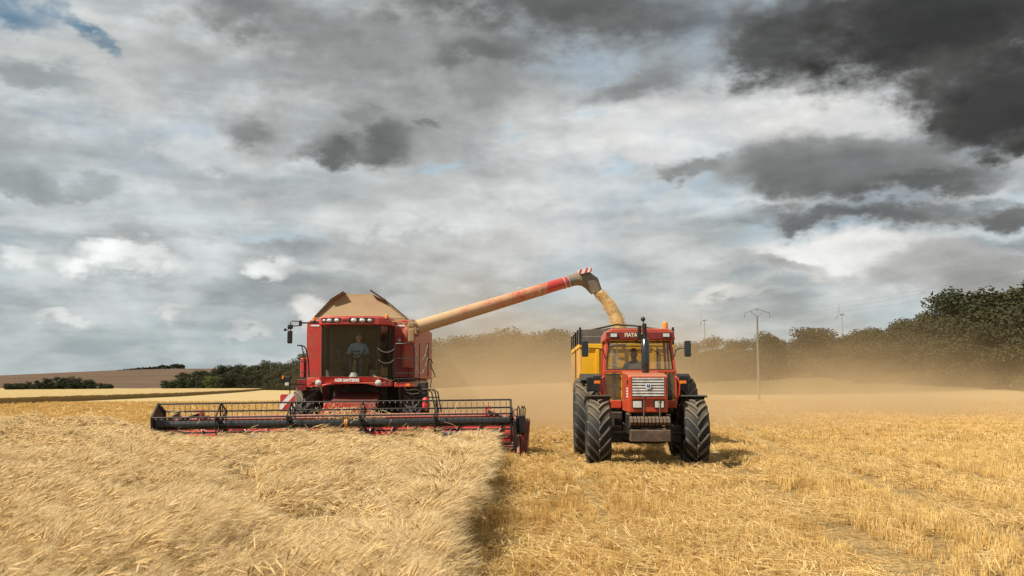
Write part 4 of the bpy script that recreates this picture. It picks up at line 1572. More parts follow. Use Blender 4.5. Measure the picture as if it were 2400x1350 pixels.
for zz in (0.75, 1.05, 1.35):
    MB().b2(1.78, 2.22, 0.05, 0.32, zz, zz + 0.03).build('step', M['dark_metal'], H)
MB().b2(1.66, 1.90, 0.15, 0.8, 1.05, 1.78).build('battery_box', M['under'], H, 0.02)
MB().lathe([(0.001, 0.36), (0.05, 0.34), (0.085, 0.30), (0.085, 0.22), (0.07, 0.20), (0.085, 0.18), (0.085, 0.06), (0.06, 0.0), (0.001, 0.0)], (1.93, -0.55, 1.02), 'Z', 16).build('red_canister', M['sign_red'], H)
m = MB()
m.tube([(1.30, 0.0, 1.66), (1.34, -0.02, 1.57), (1.45, -0.02, 1.55), (1.62, 0.0, 1.58), (1.75, 0.05, 1.50)], 0.02, 8)
m.tube([(1.36, 0.0, 1.5), (1.5, -0.02, 1.44), (1.7, 0.0, 1.47)], 0.02, 8)
m.build('hose', M['dark_metal'], H)


def chain(a, b_, sag, n=16):
    m = MB()
    pts = []
    for i in range(n + 1):
        t = i / n
        p = Vector(a).lerp(Vector(b_), t) - Vector((0, 0, sag * 4 * t * (1 - t)))
        pts.append(p)
    for i in range(n):
        d = pts[i + 1] - pts[i]
        q = d.to_track_quat('X', 'Z').to_matrix()
        m.box((pts[i] + pts[i + 1]) / 2, (d.length * 1.25, 0.018 if i % 2 else 0.007, 0.007 if i % 2 else 0.018), q)
    m.build('chain', M['grey_paint'], H)


chain((0.58, -0.16, 2.70), (1.02, -0.03, 2.69), 0.10)
chain((0.60, -0.16, 2.39), (1.02, -0.03, 2.40), 0.10)
chain((1.57, 0.0, 2.80), (1.91, 0.28, 2.80), 0.44, 22)
chain((1.57, 0.0, 2.42), (1.91, 0.28, 2.45), 0.42, 22)
# feeder house
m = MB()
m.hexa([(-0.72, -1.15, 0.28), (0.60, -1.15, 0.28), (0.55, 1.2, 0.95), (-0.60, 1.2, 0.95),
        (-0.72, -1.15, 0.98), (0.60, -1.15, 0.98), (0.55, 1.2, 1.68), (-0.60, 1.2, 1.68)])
m.build('feeder_house', M['feeder_shaded_red'], H, 0.02)
m = MB()
m.prism([(-0.80, 0.90), (-0.62, 1.24), (0.42, 1.24), (0.66, 0.90)], 'Y', -1.22, -1.155)
m.build('feeder_collar', M['red'], H, 0.01)
for sx_ in (-0.5, 0.42):
    MB().b2(sx_ - 0.09, sx_ + 0.09, -1.235, -1.222, 1.02, 1.05).build('marker_strip', M['band_orange'], H)
m = MB()
for sx_ in (-0.86, 0.74):
    m.tube([(sx_, -0.9, 0.5), (sx_, 0.1, 0.85)], 0.05, 8)
    m.tube([(sx_, 0.1, 0.85), (sx_, 0.8, 1.1)], 0.032, 8)
m.build('lift_cylinder', M['dark_metal'], H)
# striped warning board with marker lamps
m = MB()
m.b2(-1.95, -1.555, -0.62, -0.605, 1.00, 1.455)
wb = m.build('warning_board', M['white'], H)
for k, c0 in enumerate((-0.36, 0.0, 0.36)):
    # diagonal band clipped to the board
    poly = []
    x0, x1, z0, z1 = -1.948, -1.557, 1.003, 1.452
    band = [(x0 + c0 * 1.0 + 0.0, z0), (x0 + c0 + 0.19, z0), (x1 + c0 + 0.19, z1), (x1 + c0, z1)]
    def clip(pl, f):
        out = []
        for i in range(len(pl)):
            a, b_ = pl[i], pl[(i + 1) % len(pl)]
            fa, fb = f(a), f(b_)
            if fa >= 0:
                out.append(a)
            if fa * fb < 0:
                t = fa / (fa - fb)
                out.append((a[0] + (b_[0] - a[0]) * t, a[1] + (b_[1] - a[1]) * t))
        return out
    band = clip(clip(band, lambda p: p[0] - x0), lambda p: x1 - p[0])
    if len(band) > 2:
        MB().prism(band, 'Y', -0.6235, -0.6205).build('stripe', M['sign_red'], wb)
m = MB()
m.tube([(-1.70, -0.59, 1.45), (-1.70, -0.58, 1.75), (-1.72, -0.58, 1.86)], 0.014, 6)
m.tube([(-1.72, -0.58, 1.72), (-1.45, 0.1, 1.72)], 0.014, 6)
m.tube([(-1.75, -0.59, 1.2), (-1.45, 0.3, 1.2)], 0.02, 6)
m.build('lamp_bracket', M['black'], H)
MB().b2(-1.90, -1.70, -0.62, -0.54, 1.78, 1.93).build('lamp_housing', M['black'], H, 0.02)
MB().b2(-1.91, -1.86, -0.64, -0.622, 1.86, 1.95).build('indicator', M['amber'], H, 0.008)
MB().b2(-1.82, -1.72, -0.66, -0.58, 1.68, 1.765).build('marker_lamp', M['lamp_lens'], H, 0.01)

# cab interior
m = MB()
m.b2(-0.30, 0.24, 0.34, 0.88, 1.92, 2.26)
m.prism([(0.72, 2.28), (0.88, 2.28), (0.89, 2.95), (0.80, 2.95)], 'X', -0.28, 0.22)
m.build('seat', M['interior'], H, 0.05, 3)
m = MB()
m.tube([(-0.08, -0.02, 1.9), (-0.08, 0.0, 2.02)], [0.15, 0.12], 12)
m.tube([(-0.08, 0.0, 2.0), (-0.075, 0.08, 2.38), (-0.07, 0.14, 2.50)], [0.062, 0.05, 0.035], 10)
m.build('steering_column', M['column_grey'], H)
m = MB()
m.b2(0.40, 0.56, 0.80, 0.895, 1.92, 3.3)
m.b2(-0.90, -0.80, 0.80, 0.895, 1.92, 3.3)
m.b2(-0.80, 0.40, 0.84, 0.895, 3.0, 3.3)
m.build('cab_lining', M['board_grey'], H, 0.01)
MB().b2(0.30, 0.60, 0.30, 0.70, 1.92, 2.12).build('instructor_seat', M['column_grey'], H, 0.03)
m = MB()
ring = [(-0.07 + 0.20 * math.cos(a), 0.14 + 0.16 * math.sin(a), 2.53 + 0.11 * math.sin(a)) for a in np.linspace(0, 2 * math.pi, 25)]
m.tube(ring, 0.014, 8, False)
for a in (0.5, 2.6, 4.7):
    m.tube([(-0.07, 0.14, 2.51), (-0.07 + 0.20 * math.cos(a), 0.14 + 0.16 * math.sin(a), 2.53 + 0.11 * math.sin(a))], 0.011, 6)
m.build('steering_wheel', M['black'], H)
m = MB()
m.b2(-0.72, -0.46, 0.15, 0.7, 1.9, 2.30)
m.b2(-0.70, -0.48, 0.10, 0.4, 2.30, 2.40)
m.tube([(-0.55, 0.3, 2.38), (-0.53, 0.22, 2.60)], 0.02, 8)
m.b2(-0.60, -0.48, 0.16, 0.24, 2.56, 2.68)
m.build('control_console', M['interior'], H, 0.015)
m = MB()
m.b2(-0.85, -0.35, -0.02, 0.12, 1.91, 2.10)
m.build('pedal_box', M['interior'], H, 0.01)
# crumpled cloth on the cab floor
vs, fs = [], []
for i in range(9):
    for j in range(5):
        vs.append((0.22 + 0.045 * i + 0.01 * random.random(), -0.02 + 0.05 * j, 1.915 + 0.05 * random.random() + 0.07 * math.exp(-((i - 5) / 2.2) ** 2) * (1 - abs(j - 2) / 2.2)))
for i in range(8):
    for j in range(4):
        a = i * 5 + j
        fs.append((a, a + 5, a + 6, a + 1))
pmat('cloth', (0.62, 0.68, 0.60), 0.9, 0, 0, 0.1, 12.0)
cloth = MB().add(vs, fs, True).build('cloth', M['cloth'])
cloth.location = C0
tag(cloth, 'crumpled pale cloth lying on the harvester cab floor', 'cloth')
person('person', C0 + Vector((-0.06, 0.60, 2.27)), 0.0, 'shirt', 'denim', 'hair_grey',
       'person in a light blue shirt and jeans steering the harvester', (0.03, -0.06), ((-0.13, -0.43, 0.32), (0.14, -0.42, 0.31)))

# unloading auger
A0, A1 = Vector((1.50, 0.55, 3.29)), Vector((5.98, 2.2, 4.795))
ax = (A1 - A0).normalized()
m = MB()
m.tube([A0, A0 + (A1 - A0) * 0.5, A1 - ax * 0.10], [0.195, 0.185, 0.165], 24)
am, nt, b = base_mat('auger_paint')
tcn = nt.nodes.new('ShaderNodeTexCoord')
q = sep(nt, tcn.outputs['Object'])
n1 = nz(nt, tcn.outputs['Object'], 1.8, 5, 0.65, 0.3, '3D')
n2 = nz(nt, tcn.outputs['Object'], 14.0, 4, 0.65, 0.0, '3D')
red = mixc(nt, n2.ss(0.4, 0.7), (0.46, 0.035, 0.03), (0.40, 0.05, 0.035))
fac = (n1 * 0.9 + n2 * 0.35 - q[0] * 0.085).ss(-0.02, 0.42)
fac2 = (q[0] + (n1 - 0.5) * 0.3).ss(5.25, 5.33)
fac = fac * (1.0 - fac2 * 0.92)
nt.links.new(mixc(nt, fac * 0.92, red, (0.48, 0.34, 0.185)), b.inputs['Base Color'])
nt.links.new((fac * 0.5 + 0.35).s, b.inputs['Roughness'])
m.build('unloading_auger', am, H)
m = MB()
m.tube([A0 - ax * 0.02, A0 + ax * 0.06], 0.225, 20)
for k in range(10):
    a = k * 0.628
    w1 = ax.cross(Vector((0, 1, 0))).normalized()
    w2 = ax.cross(w1)
    p = A0 + ax * 0.02 + (w1 * math.cos(a) + w2 * math.sin(a)) * 0.235
    m.box(p, (0.09, 0.035, 0.035))
m.build('auger_flange', M['tan_dusty'], H)
m = MB()
m.tube([(1.30, 0.70, 2.2), (1.32, 0.66, 2.9), (1.36, 0.62, 3.15), A0 - ax * 0.05], [0.19, 0.2, 0.21, 0.205], 16)
m.build('auger_elbow', M['red_dusty'], H)
m = MB()
for t in (0.905, 0.935):
    p = A0.lerp(A1, 0.97 + (t - 0.92))
    m.tube([p - ax * 0.02, p + ax * 0.02], 0.18, 20)
m.build('clamp_ring', M['grey_paint'], H)
p = A0.lerp(A1, 0.80)
MB().tube([p - ax * 0.015, p + ax * 0.015], 0.182, 20).box(p + Vector((-0.03, -0.18, -0.02)), (0.07, 0.05, 0.09)).build('clamp_ring', M['tan_dusty'], H)
MB().box(A0.lerp(A1, 0.665) + Vector((-0.02, 0, 0.24)), (0.09, 0.06, 0.03), (0, -0.32, 0)).box(A0.lerp(A1, 0.665) + Vector((-0.02, 0, 0.20)), (0.02, 0.02, 0.06)).build('rear_lamp', M['white'], H)
# rubber spout: loft of rings bending downwards
cen = [A1 - ax * 0.04, A1 + ax * 0.18, A1 + Vector((0.45, 0.05, 0.10)), A1 + Vector((0.66, 0.05, -0.05)), A1 + Vector((0.80, 0.05, -0.32))]
nrm = [ax, ax, Vector((0.85, 0, -0.35)).normalized(), Vector((0.62, 0, -0.8)).normalized(), Vector((0.42, 0, -0.9)).normalized()]
rad = [(0.178, 0.178), (0.185, 0.185), (0.25, 0.20), (0.245, 0.19), (0.175, 0.17)]
vs, fs = [], []
for c0, n0, (ra, rb) in zip(cen, nrm, rad):
    s_ = Vector((0, 1, 0)) - n0 * n0.y
    s_.normalize()
    w_ = s_.cross(n0)
    for k in range(18):
        a = 2 * math.pi * k / 18
        j = 1 + 0.05 * math.sin(3 * a + c0.x * 5)
        vs.append(c0 + w_ * math.cos(a) * ra * j + s_ * math.sin(a) * rb * j)
for i in range(4):
    for k in range(18):
        fs.append((i * 18 + k, i * 18 + (k + 1) % 18, (i + 1) * 18 + (k + 1) % 18, (i + 1) * 18 + k))
MB().add(vs, fs, True).build('spout', M['chute_rubber'], H)
sp = A1 + Vector((0.42, -0.04, 0.335))
e = MB().box((0, 0, 0), (0.42, 0.34, 0.022)).box((0, -0.17, -0.05), (0.42, 0.018, 0.13)).box((0.205, -0.0, -0.04), (0.02, 0.34, 0.10)).build('spout_guard', M['white'], H)
e.location = sp
e.rotation_euler = (0, -0.22, 0)
for k in (-0.16, 0.02, 0.185):
    MB().prism([(k - 0.05, -0.112), (k + 0.02, -0.112), (min(k + 0.10, 0.208), 0.012), (k + 0.03, 0.012)], 'Y', -0.1835, -0.180).build('stripe', M['sign_red'], e)

# ------------------------------------------------------------------ cutting header with its reel
HD0 = Vector((-4.25, 24.55, 0.0))
header = empty('cutting_header', HD0)
header.rotation_euler = (0, -0.0125, 0)
tag(header, 'wide red cutting header with black tined reel sweeping into the barley', 'harvester header')
G = header
RZ, RR = 0.765, 0.53
ANG = [98, 38, -22, -82, -142, 158]
XL, XR = -4.38, 4.22


def bat(a):
    return Vector((0, RR * math.cos(R(a)), RZ + RR * math.sin(R(a))))


m = MB()
m.tube([(-4.22, 0, RZ), (XR, 0, RZ)], 0.103, 24)
m.build('reel_tube', M['black_gloss'], G)
m = MB()
m.tube([(0.17, 0, RZ), (0.245, 0, RZ)], 0.108, 24)
m.build('tube_band', M['band_orange'], G)
m = MB()
for x in (-2.78, -1.07, 0.68, 2.47):
    m.tube([(x, 0, RZ), (x + 0.05, 0, RZ)], 0.112, 20)
m.build('tube_collar', M['black'], G)
tine = MB()
tine.box((0, -0.006, -0.030), (0.016, 0.03, 0.028))
tine.m = 1
tine.tube([(0, 0.0, -0.03), (0.004, 0.01, -0.10), (0.0, -0.005, -0.205)], [0.0062, 0.006, 0.004], 5)
tine_me = tine.mesh('tine', [M['slat_grey'], M['black']])
NT = 60
for i, a in enumerate(ANG):
    p = bat(a)
    m = MB()
    m.tube([(XL, 0, 0), (XR, 0, 0)], 0.021, 8)
    bar = m.build('reel_bar', M['black'], G)
    bar.location = p
    n = NT if i != 3 else 0
    for k in range(n):
        x = XL + 0.10 + (XR - XL - 0.2) * k / (NT - 1) + random.uniform(-0.012, 0.012)
        t = link_mesh('tine', tine_me, bar, (x, 0, 0), (random.gauss(0, 0.06), random.gauss(0, 0.05), 0))


def flat(m, a, b_, w, t):
    """flat bar in the plane across the reel"""
    a, b_ = Vector(a), Vector(b_)
    d = (b_ - a)
    q = d.to_track_quat('Z', 'X').to_matrix()
    m.box((a + b_) / 2, (t, w, d.length), q) if False else None
    u = d.normalized()
    s = Vector((1, 0, 0)).cross(u).normalized() * w / 2
    h = Vector((t / 2, 0, 0))
    m.hexa([a - s - h, a + s - h, a + s + h, a - s + h, b_ - s - h, b_ + s - h, b_ + s + h, b_ - s + h])


def spider(x, full=False):
    m = MB()
    c0 = Vector((x, 0, RZ))
    for k, a in enumerate(ANG):
        p = bat(a) + Vector((x, 0, 0))
        d = (p - c0).normalized()
        flat(m, c0 + d * 0.09, p, 0.075, 0.02)
        p2 = bat(ANG[(k + 1) % 6]) + Vector((x + 0.014, 0, 0))
        p1 = p + Vector((0.014, 0, 0))
        flat(m, p1.lerp(p2, 0.02), p1.lerp(p2, 0.98), 0.055, 0.02)
        # crank link beside the arm that keeps the tines upright
        off = Vector((0.05, 0.06, 0.02))
        flat(m, c0 + d * 0.10 + off, p + off * 0.6, 0.036, 0.014)
    disc(m, (x, 0, RZ), 0.17, 0.03, 'X', 18)
    return m


for x in (-2.86, -1.15, 0.60, 2.39):
    spider(x).build('spider', M['black'], G)
spider(XR).build('spider', M['black'], G)
# closed hexagonal shield on the far end
m = MB()
hexp = [(bat(a).y * 1.06, RZ + (bat(a).z - RZ) * 1.06) for a in ANG]
m.prism(hexp, 'X', XL - 0.02, XL)
for k in range(6):
    p1 = bat(ANG[k]) + Vector((XL + 0.012, 0, 0))
    p2 = bat(ANG[(k + 1) % 6]) + Vector((XL + 0.012, 0, 0))
    flat(m, p1, p2, 0.06, 0.024)
m.build('reel_shield', M['black'], G)
m = MB()
m.tube([(XL + 0.005, 0, RZ), (XL + 0.18, 0, RZ)], [0.2, 0.12], 18)
m.build('reel_hub', M['black'], G)

# trough: back sheet, dusty top beam, floor
m = MB()
m.b2(-4.42, 4.30, 1.17, 1.21, 0.20, 0.90)
m.build('back_sheet', M['back_red'], G)
m = MB()
m.prism([(1.10, 0.87), (1.16, 0.96), (1.28, 0.96), (1.30, 0.84), (1.12, 0.84)], 'X', -4.42, 4.32)
m.build('top_beam', M['red_dusty'], G, 0.01)
m = MB()
m.prism([(0.05, 0.10), (1.20, 0.16), (1.20, 0.20), (0.05, 0.13)], 'X', -4.42, 4.30)
m.build('trough_floor', M['maroon'], G)
m = MB()
m.b2(-4.42, 4.30, -0.25, 0.05, 0.085, 0.11)
m.build('cutter_bar', M['dark_metal'], G)
kn = MB().hexa([(-0.02, 0, 0), (0.02, 0, 0), (0.02, 0.1, 0), (-0.02, 0.1, 0), (-0.004, -0.12, 0.012), (0.004, -0.12, 0.012), (0.02, 0.1, 0.03), (-0.02, 0.1, 0.03)]).mesh('knife_guard', M['dark_metal'])
for k in range(115):
    link_mesh('knife_guard', kn, G, (-4.38 + k * 0.0762, -0.25, 0.085))
# feed auger with helical flights running in to the middle
m = MB()
m.tube([(-4.35, 0.62, 0.46), (4.25, 0.62, 0.46)], 0.16, 20)
m.build('feed_auger', M['sign_red'], G)
for sgn in (-1, 1):
    m = MB()
    vs, fs = [], []
    n = 150
    for i in range(n + 1):
        t = i / n
        x = sgn * (4.2 - 3.5 * t)
        a = t * 2 * math.pi * 6.5
        for r_ in (0.15, 0.265):
            vs.append((x, 0.62 + r_ * math.cos(a), 0.46 + r_ * math.sin(a)))
    for i in range(n):
        fs.append((2 * i, 2 * i + 1, 2 * i + 3, 2 * i + 2))
    o = MB().add(vs, fs, True).build('auger_flight', M['steel'], G)
    sd = o.modifiers.new('solid', 'SOLIDIFY')
    sd.thickness = 0.008
for k in range(22):
    a = random.uniform(0, 6.28)
    x = -0.6 + 1.2 * k / 21
    MB().tube([(x, 0.62 + 0.15 * math.cos(a), 0.46 + 0.15 * math.sin(a)), (x, 0.62 + 0.29 * math.cos(a), 0.46 + 0.29 * math.sin(a))], 0.008, 6).build('auger_finger', M['steel'], G)
for x0, x1 in ((-2.3, -1.25), (-0.2, 0.62), (2.55, 3.95)):
    m = MB()
    m.prism([(0.33, 0.40), (0.36, 0.47), (0.41, 0.52), (0.40, 0.40)], 'X', x0, x1)
    m.build('stripper_plate', M['steel'], G)
# left end sheet
m = MB()
m.prism([(-0.62, 0.10), (-0.35, 0.50), (0.5, 0.86), (1.25, 0.95), (1.25, 0.15), (0.0, 0.08)], 'X', -4.46, -4.42)
m.build('end_sheet', M['black'], G, 0.006)
m = MB()
m.prism([(-1.15, 0.16), (-0.62, 0.42), (-0.3, 0.35), (-0.35, 0.10), (-0.9, 0.09)], 'X', -4.56, -4.46)
m.build('crop_divider', M['black'], G, 0.02)
# right end sheet: tall dark red board with the drive in front of it
m = MB()
m.prism([(-0.75, 0.06), (-0.55, 0.55), (-0.10, 0.88), (0.9, 0.96), (1.25, 0.90), (1.25, 0.15), (0.3, 0.03)], 'X', 4.30, 4.36)
m.build('end_sheet', M['back_red'], G, 0.01)
m = MB()
m.hexa([(4.44, -0.62, 0.02), (4.60, -0.50, 0.02), (4.66, 0.5, 0.05), (4.40, 0.4, 0.05),
        (4.46, -0.40, 0.80), (4.70, -0.34, 0.78), (4.72, 0.55, 0.82), (4.46, 0.5, 0.86)])
m.build('crop_divider', M['maroon'], G, 0.035, 3)
m = MB()
m.hexa([(4.365, -0.9, 0.04), (4.44, -0.9, 0.04), (4.44, 0.2, 0.04), (4.365, 0.2, 0.04),
        (4.365, -0.55, 0.45), (4.44, -0.55, 0.45), (4.44, 0.2, 0.62), (4.365, 0.2, 0.62)])
m.build('divider_nose', M['maroon'], G, 0.02)
m = MB()
m.b2(4.27, 4.42, -0.10, 0.22, 0.62, 0.90)
m.b2(4.43, 4.58, -0.66, 0.14, 0.50, 0.92)
m.b2(4.28, 4.36, -0.80, -0.62, 0.12, 0.80)
disc(m, (4.40, -0.02, RZ), 0.13, 0.10, 'X', 16)
m.tube([(4.40, -0.28, 0.86), (4.40, -0.34, 0.12)], 0.035, 8)
m.build('reel_drive', M['black'], G, 0.02)
m = MB()
for dx_ in (0.0, 0.09, 0.14):
    m.tube([(4.40 + dx_, 0.05, 0.80), (4.39 + dx_, 0.0, 1.02), (4.42 + dx_, 0.08, 1.13), (4.45 + dx_, 0.2, 1.05), (4.44 + dx_, 0.34, 0.85)], 0.014, 8)
m.tube([(4.28, 0.3, 0.95), (4.34, 0.2, 1.04), (4.40, 0.15, 1.06)], 0.011, 6)
m.build('hose', M['black'], G)
# reel arms with their lift cylinders, one at each end
for x, s in ((-4.30, 1), (4.27, -1)):
    m = MB()
    flat(m, (x, 0.0, RZ), (x, 1.25, 1.02), 0.10, 0.05)
    m.build('reel_arm', M['black'], G, 0.006)
    m = MB()
    m.tube([(x + s * 0.08, 0.25, 0.80), (x + s * 0.62, 0.98, 1.02)], 0.028, 8)
    m.tube([(x + s * 0.08, 0.45, 0.78), (x + s * 0.62, 1.02, 0.99)], 0.018, 8)
    m.build('reel_cylinder', M['dark_metal'], G)
    m = MB()
    m.b2(x + s * 0.62 - 0.07, x + s * 0.62 + 0.07, 0.95, 1.16, 0.88, 1.12)
    m.tube([(x + s * 0.62, 0.97, 1.03), (x + s * 0.12, 0.8, 0.82)], 0.035, 8)
    m.build('arm_bracket', M['red'], G, 0.01)
    m = MB()
    disc(m, (x + s * 0.62, 0.942, 1.0), 0.03, 0.014, 'Y', 12)
    m.build('bolt', M['grey_paint'], G)

# cut straw caught on the reel and heaped before the feeder
straws = []
for _ in range(150):
    straws.append((random.gauss(0.0, 0.42), random.uniform(0.75, 1.2), random.uniform(0.82, 1.12)))
for _ in range(90):
    straws.append((random.uniform(-4.2, 4.1), random.uniform(0.3, 1.1), random.uniform(0.42, 0.72)))
for _ in range(34):
    straws.append((random.uniform(-4.2, 4.1), random.uniform(-0.5, 0.2), random.uniform(0.55, 1.2)))
for _ in range(70):
    straws.append((random.gauss(0.05, 0.35), random.uniform(-0.1, 0.3), random.uniform(0.45, 0.65)))
m = MB()
for p in straws:
    d = Vector((random.gauss(0, 1), random.gauss(0, 0.5), random.gauss(0.2, 0.8))).normalized() * random.uniform(0.06, 0.18)
    q = Vector(p)
    m.tube([q - d, q + Vector((0, 0, random.gauss(0, 0.02))), q + d], 0.0045, 4, False)
cut = m.build('cut_straw', litter_mat)
cut.location = HD0
tag(cut, 'loose cut barley straw caught in the reel and heaped at the feeder', 'straw', kind='stuff')

# ------------------------------------------------------------------ tractor
T0 = Vector((2.86, 22.55, 0.0))
tractor = empty('tractor', T0, rz=R(-2.0))
tag(tractor, 'orange-red farm tractor with deep-lugged tyres hauling the yellow trailer', 'tractor')
T = tractor
for s in (-1, 1):
    wheel(T, (s * 1.0, -1.45, 0.70), 0.665, 0.50, 0.36, 18, 0.05, 0.052, 0.46, 'grey_paint', 0.05 + 0.2 * (s > 0), 0, s)
    wheel(T, (s * 1.14, 1.30, 0.93), 0.885, 0.58, 0.50, 21, 0.05, 0.055, 0.42, 'grey_paint', 0.1, 0, s)
m = MB()
m.tube([(-0.85, -1.45, 0.66), (-0.3, -1.45, 0.60), (0.3, -1.45, 0.60), (0.85, -1.45, 0.66)], [0.09, 0.13, 0.13, 0.09], 12)
for s in (-1, 1):
    m.b2(s * 0.62 - 0.12, s * 0.62 + 0.12, -1.58, -1.32, 0.5, 0.84)
    m.tube([(s * 0.25, -1.62, 0.70), (s * 0.72, -1.64, 0.70)], 0.035, 8)
m.build('front_axle', M['dark_metal'], T, 0.015)
m = MB()
m.b2(-0.30, 0.30, -1.9, 1.5, 0.62, 1.15)
m.b2(-0.38, 0.38, 0.2, 1.5, 0.7, 1.35)
m.tube([(-1.0, 1.30, 0.93), (1.0, 1.30, 0.93)], 0.15, 12)
m.b2(-0.72, -0.40, -0.35, 0.75, 0.62, 1.10)
m.tube([(-0.36, -1.35, 0.62), (-0.44, -1.1, 0.75), (-0.44, -0.6, 0.8)], 0.09, 10)
m.build('chassis', M['under'], T, 0.02)
m = MB()
m.b2(-0.44, -0.33, -1.98, -1.6, 0.82, 1.12)
m.build('battery_box', M['dark_metal'], T, 0.03, 3)
MB().b2(-0.62, -0.46, -1.25, -0.9, 0.62, 1.0).build('side_tank', M['dark_metal'], T, 0.03, 3)
# bonnet
m = MB()
m.prism([(-2.02, 1.13), (-2.05, 1.86), (-1.98, 1.91), (-0.30, 1.985), (-0.30, 1.13)], 'X', -0.40, 0.40)
m.build('bonnet', M['orange_red'], T, 0.022, 3)
m = MB()
m.b2(-0.335, 0.335, -2.075, -2.045, 1.44, 1.845)
gr = m.build('grille', M['black'], T)
for k in range(7):
    z = 1.472 + k * 0.0565
    o = MB().prism([(-2.098, z), (-2.076, z - 0.010), (-2.076, z + 0.032), (-2.090, z + 0.032)], 'X', -0.325, 0.325).build('slat', M['slat_grey'], gr)
m = MB()
m.prism([(-0.355, 1.42), (-0.336, 1.44), (-0.336, 1.845), (-0.355, 1.865)], 'Y', -2.095, -2.04)
m.prism([(0.355, 1.42), (0.336, 1.44), (0.336, 1.845), (0.355, 1.865)], 'Y', -2.095, -2.04)
m.prism([(-0.355, 1.865), (-0.336, 1.846), (0.336, 1.846), (0.355, 1.865)], 'Y', -2.095, -2.04)
m.prism([(-0.355, 1.42), (-0.336, 1.44), (0.336, 1.44), (0.355, 1.42)], 'Y', -2.095, -2.04)
m.build('grille_frame', M['orange_red'], gr)
# round-cornered badge with a blue leaf
m = MB()
bd = []
for k in range(20):
    a = 2 * math.pi * k / 20
    cx_, sx_ = math.cos(a), math.sin(a)
    bd.append((0.055 * math.copysign(abs(cx_) ** 0.6, cx_), 0.055 * math.copysign(abs(sx_) ** 0.6, sx_)))
bz_ = 1.672
m.prism([(x, z + bz_) for x, z in bd], 'Y', -2.112, -2.098)
bdg = m.build('badge', M['white'], T)
m = MB()
for sg in (-1, 1):
    for z0, L in ((-0.036, 0.040), (-0.016, 0.036), (0.004, 0.030)):
        m.prism([(0.004 * sg, bz_ + z0), (sg * L, bz_ + z0 + 0.028), (sg * L * 0.85, bz_ + z0 + 0.044), (0.004 * sg, bz_ + z0 + 0.016)][::sg], 'Y', -2.1165, -2.1125)
m.build('leaf_emblem', M['blue'], bdg)
for x in (-0.225, 0.225):
    e = empty('headlight', (x, -2.05, 1.30), T)
    MB().b2(-0.105, 0.105, -0.012, 0.02, -0.085, 0.085).build('bezel', M['black'], e, 0.012)
    MB().b2(-0.088, 0.088, -0.024, -0.013, -0.068, 0.068).build('lens', M['lamp_lens'], e, 0.01)
for s in (-1, 1):
    for k in range(4):
        MB().b2(s * 0.402, s * 0.412, -1.92, -1.66, 1.44 + k * 0.055, 1.472 + k * 0.055).build('vent', M['white'] if s < 0 else M['black'], T)
MB().b2(-0.408, -0.402, -1.96, -1.70, 1.70, 1.80).build('side_badge', M['black'], T)
# front weights
m = MB()
m.b2(-0.40, 0.40, -2.50, -2.06, 0.56, 0.80)
m.build('front_weight', M['rust'], T, 0.02)
m = MB()
m.b2(-0.42, 0.38, -2.30, -2.05, 0.82, 0.86)
m.b2(-0.44, -0.36, -2.2, -1.9, 0.7, 1.1)
m.b2(0.36, 0.44, -2.2, -1.9, 0.7, 1.1)
m.build('weight_carrier', M['dark_metal'], T, 0.01)
wm = MB().prism([(-2.42, 0.88), (-2.50, 0.95), (-2.46, 1.03), (-2.28, 1.06), (-2.08, 1.02), (-2.08, 0.88)], 'X', -0.028, 0.028).mesh('weight', M['rust'])
for k in range(11):
    link_mesh('weight', wm, T, (-0.38 + k * 0.074, 0, 0.0))
m = MB()
for x, zt in ((-0.12, 1.46), (0.20, 1.38)):
    m.tube([(x, -2.32, 1.02), (x + 0.02, -2.26, zt - 0.08), (x + 0.02, -2.26, zt)], 0.017, 8)
    m.tube([(x + 0.02, -2.26, zt - 0.05), (x + 0.02, -2.26, zt + 0.01)], 0.03, 8)
m.build('hitch_pin', M['rust'], T)
# exhaust
m = MB()
m.tube([(0.06, -0.95, 1.9), (0.06, -0.95, 2.0), (0.06, -0.95, 2.68), (0.055, -0.95, 2.70)], [0.05, 0.088, 0.088, 0.06], 18)
ex = m.build('silencer', M['black_gloss'], T)
m = MB()
m.tube([(0.055, -0.95, 2.69), (0.052, -0.95, 2.86), (0.045, -0.95, 3.02)], 0.048, 14)
m.tube([(-0.06, -0.93, 2.74), (-0.06, -0.93, 2.98)], 0.040, 12)
m.b2(-0.11, 0.09, -0.97, -0.90, 2.66, 2.80)
m.build('exhaust_pipe', M['dark_metal'], ex)
m = MB()
m.lathe([(0.001, 0.055), (0.03, 0.045), (0.05, 0.012), (0.05, -0.012), (0.03, -0.045), (0.001, -0.055)], (0.02, -0.95, 3.12), 'Z', 16)
m.tube([(0.04, -0.95, 3.0), (0.02, -0.95, 3.10)], 0.012, 6)
m.build('exhaust_cap', M['black'], ex)
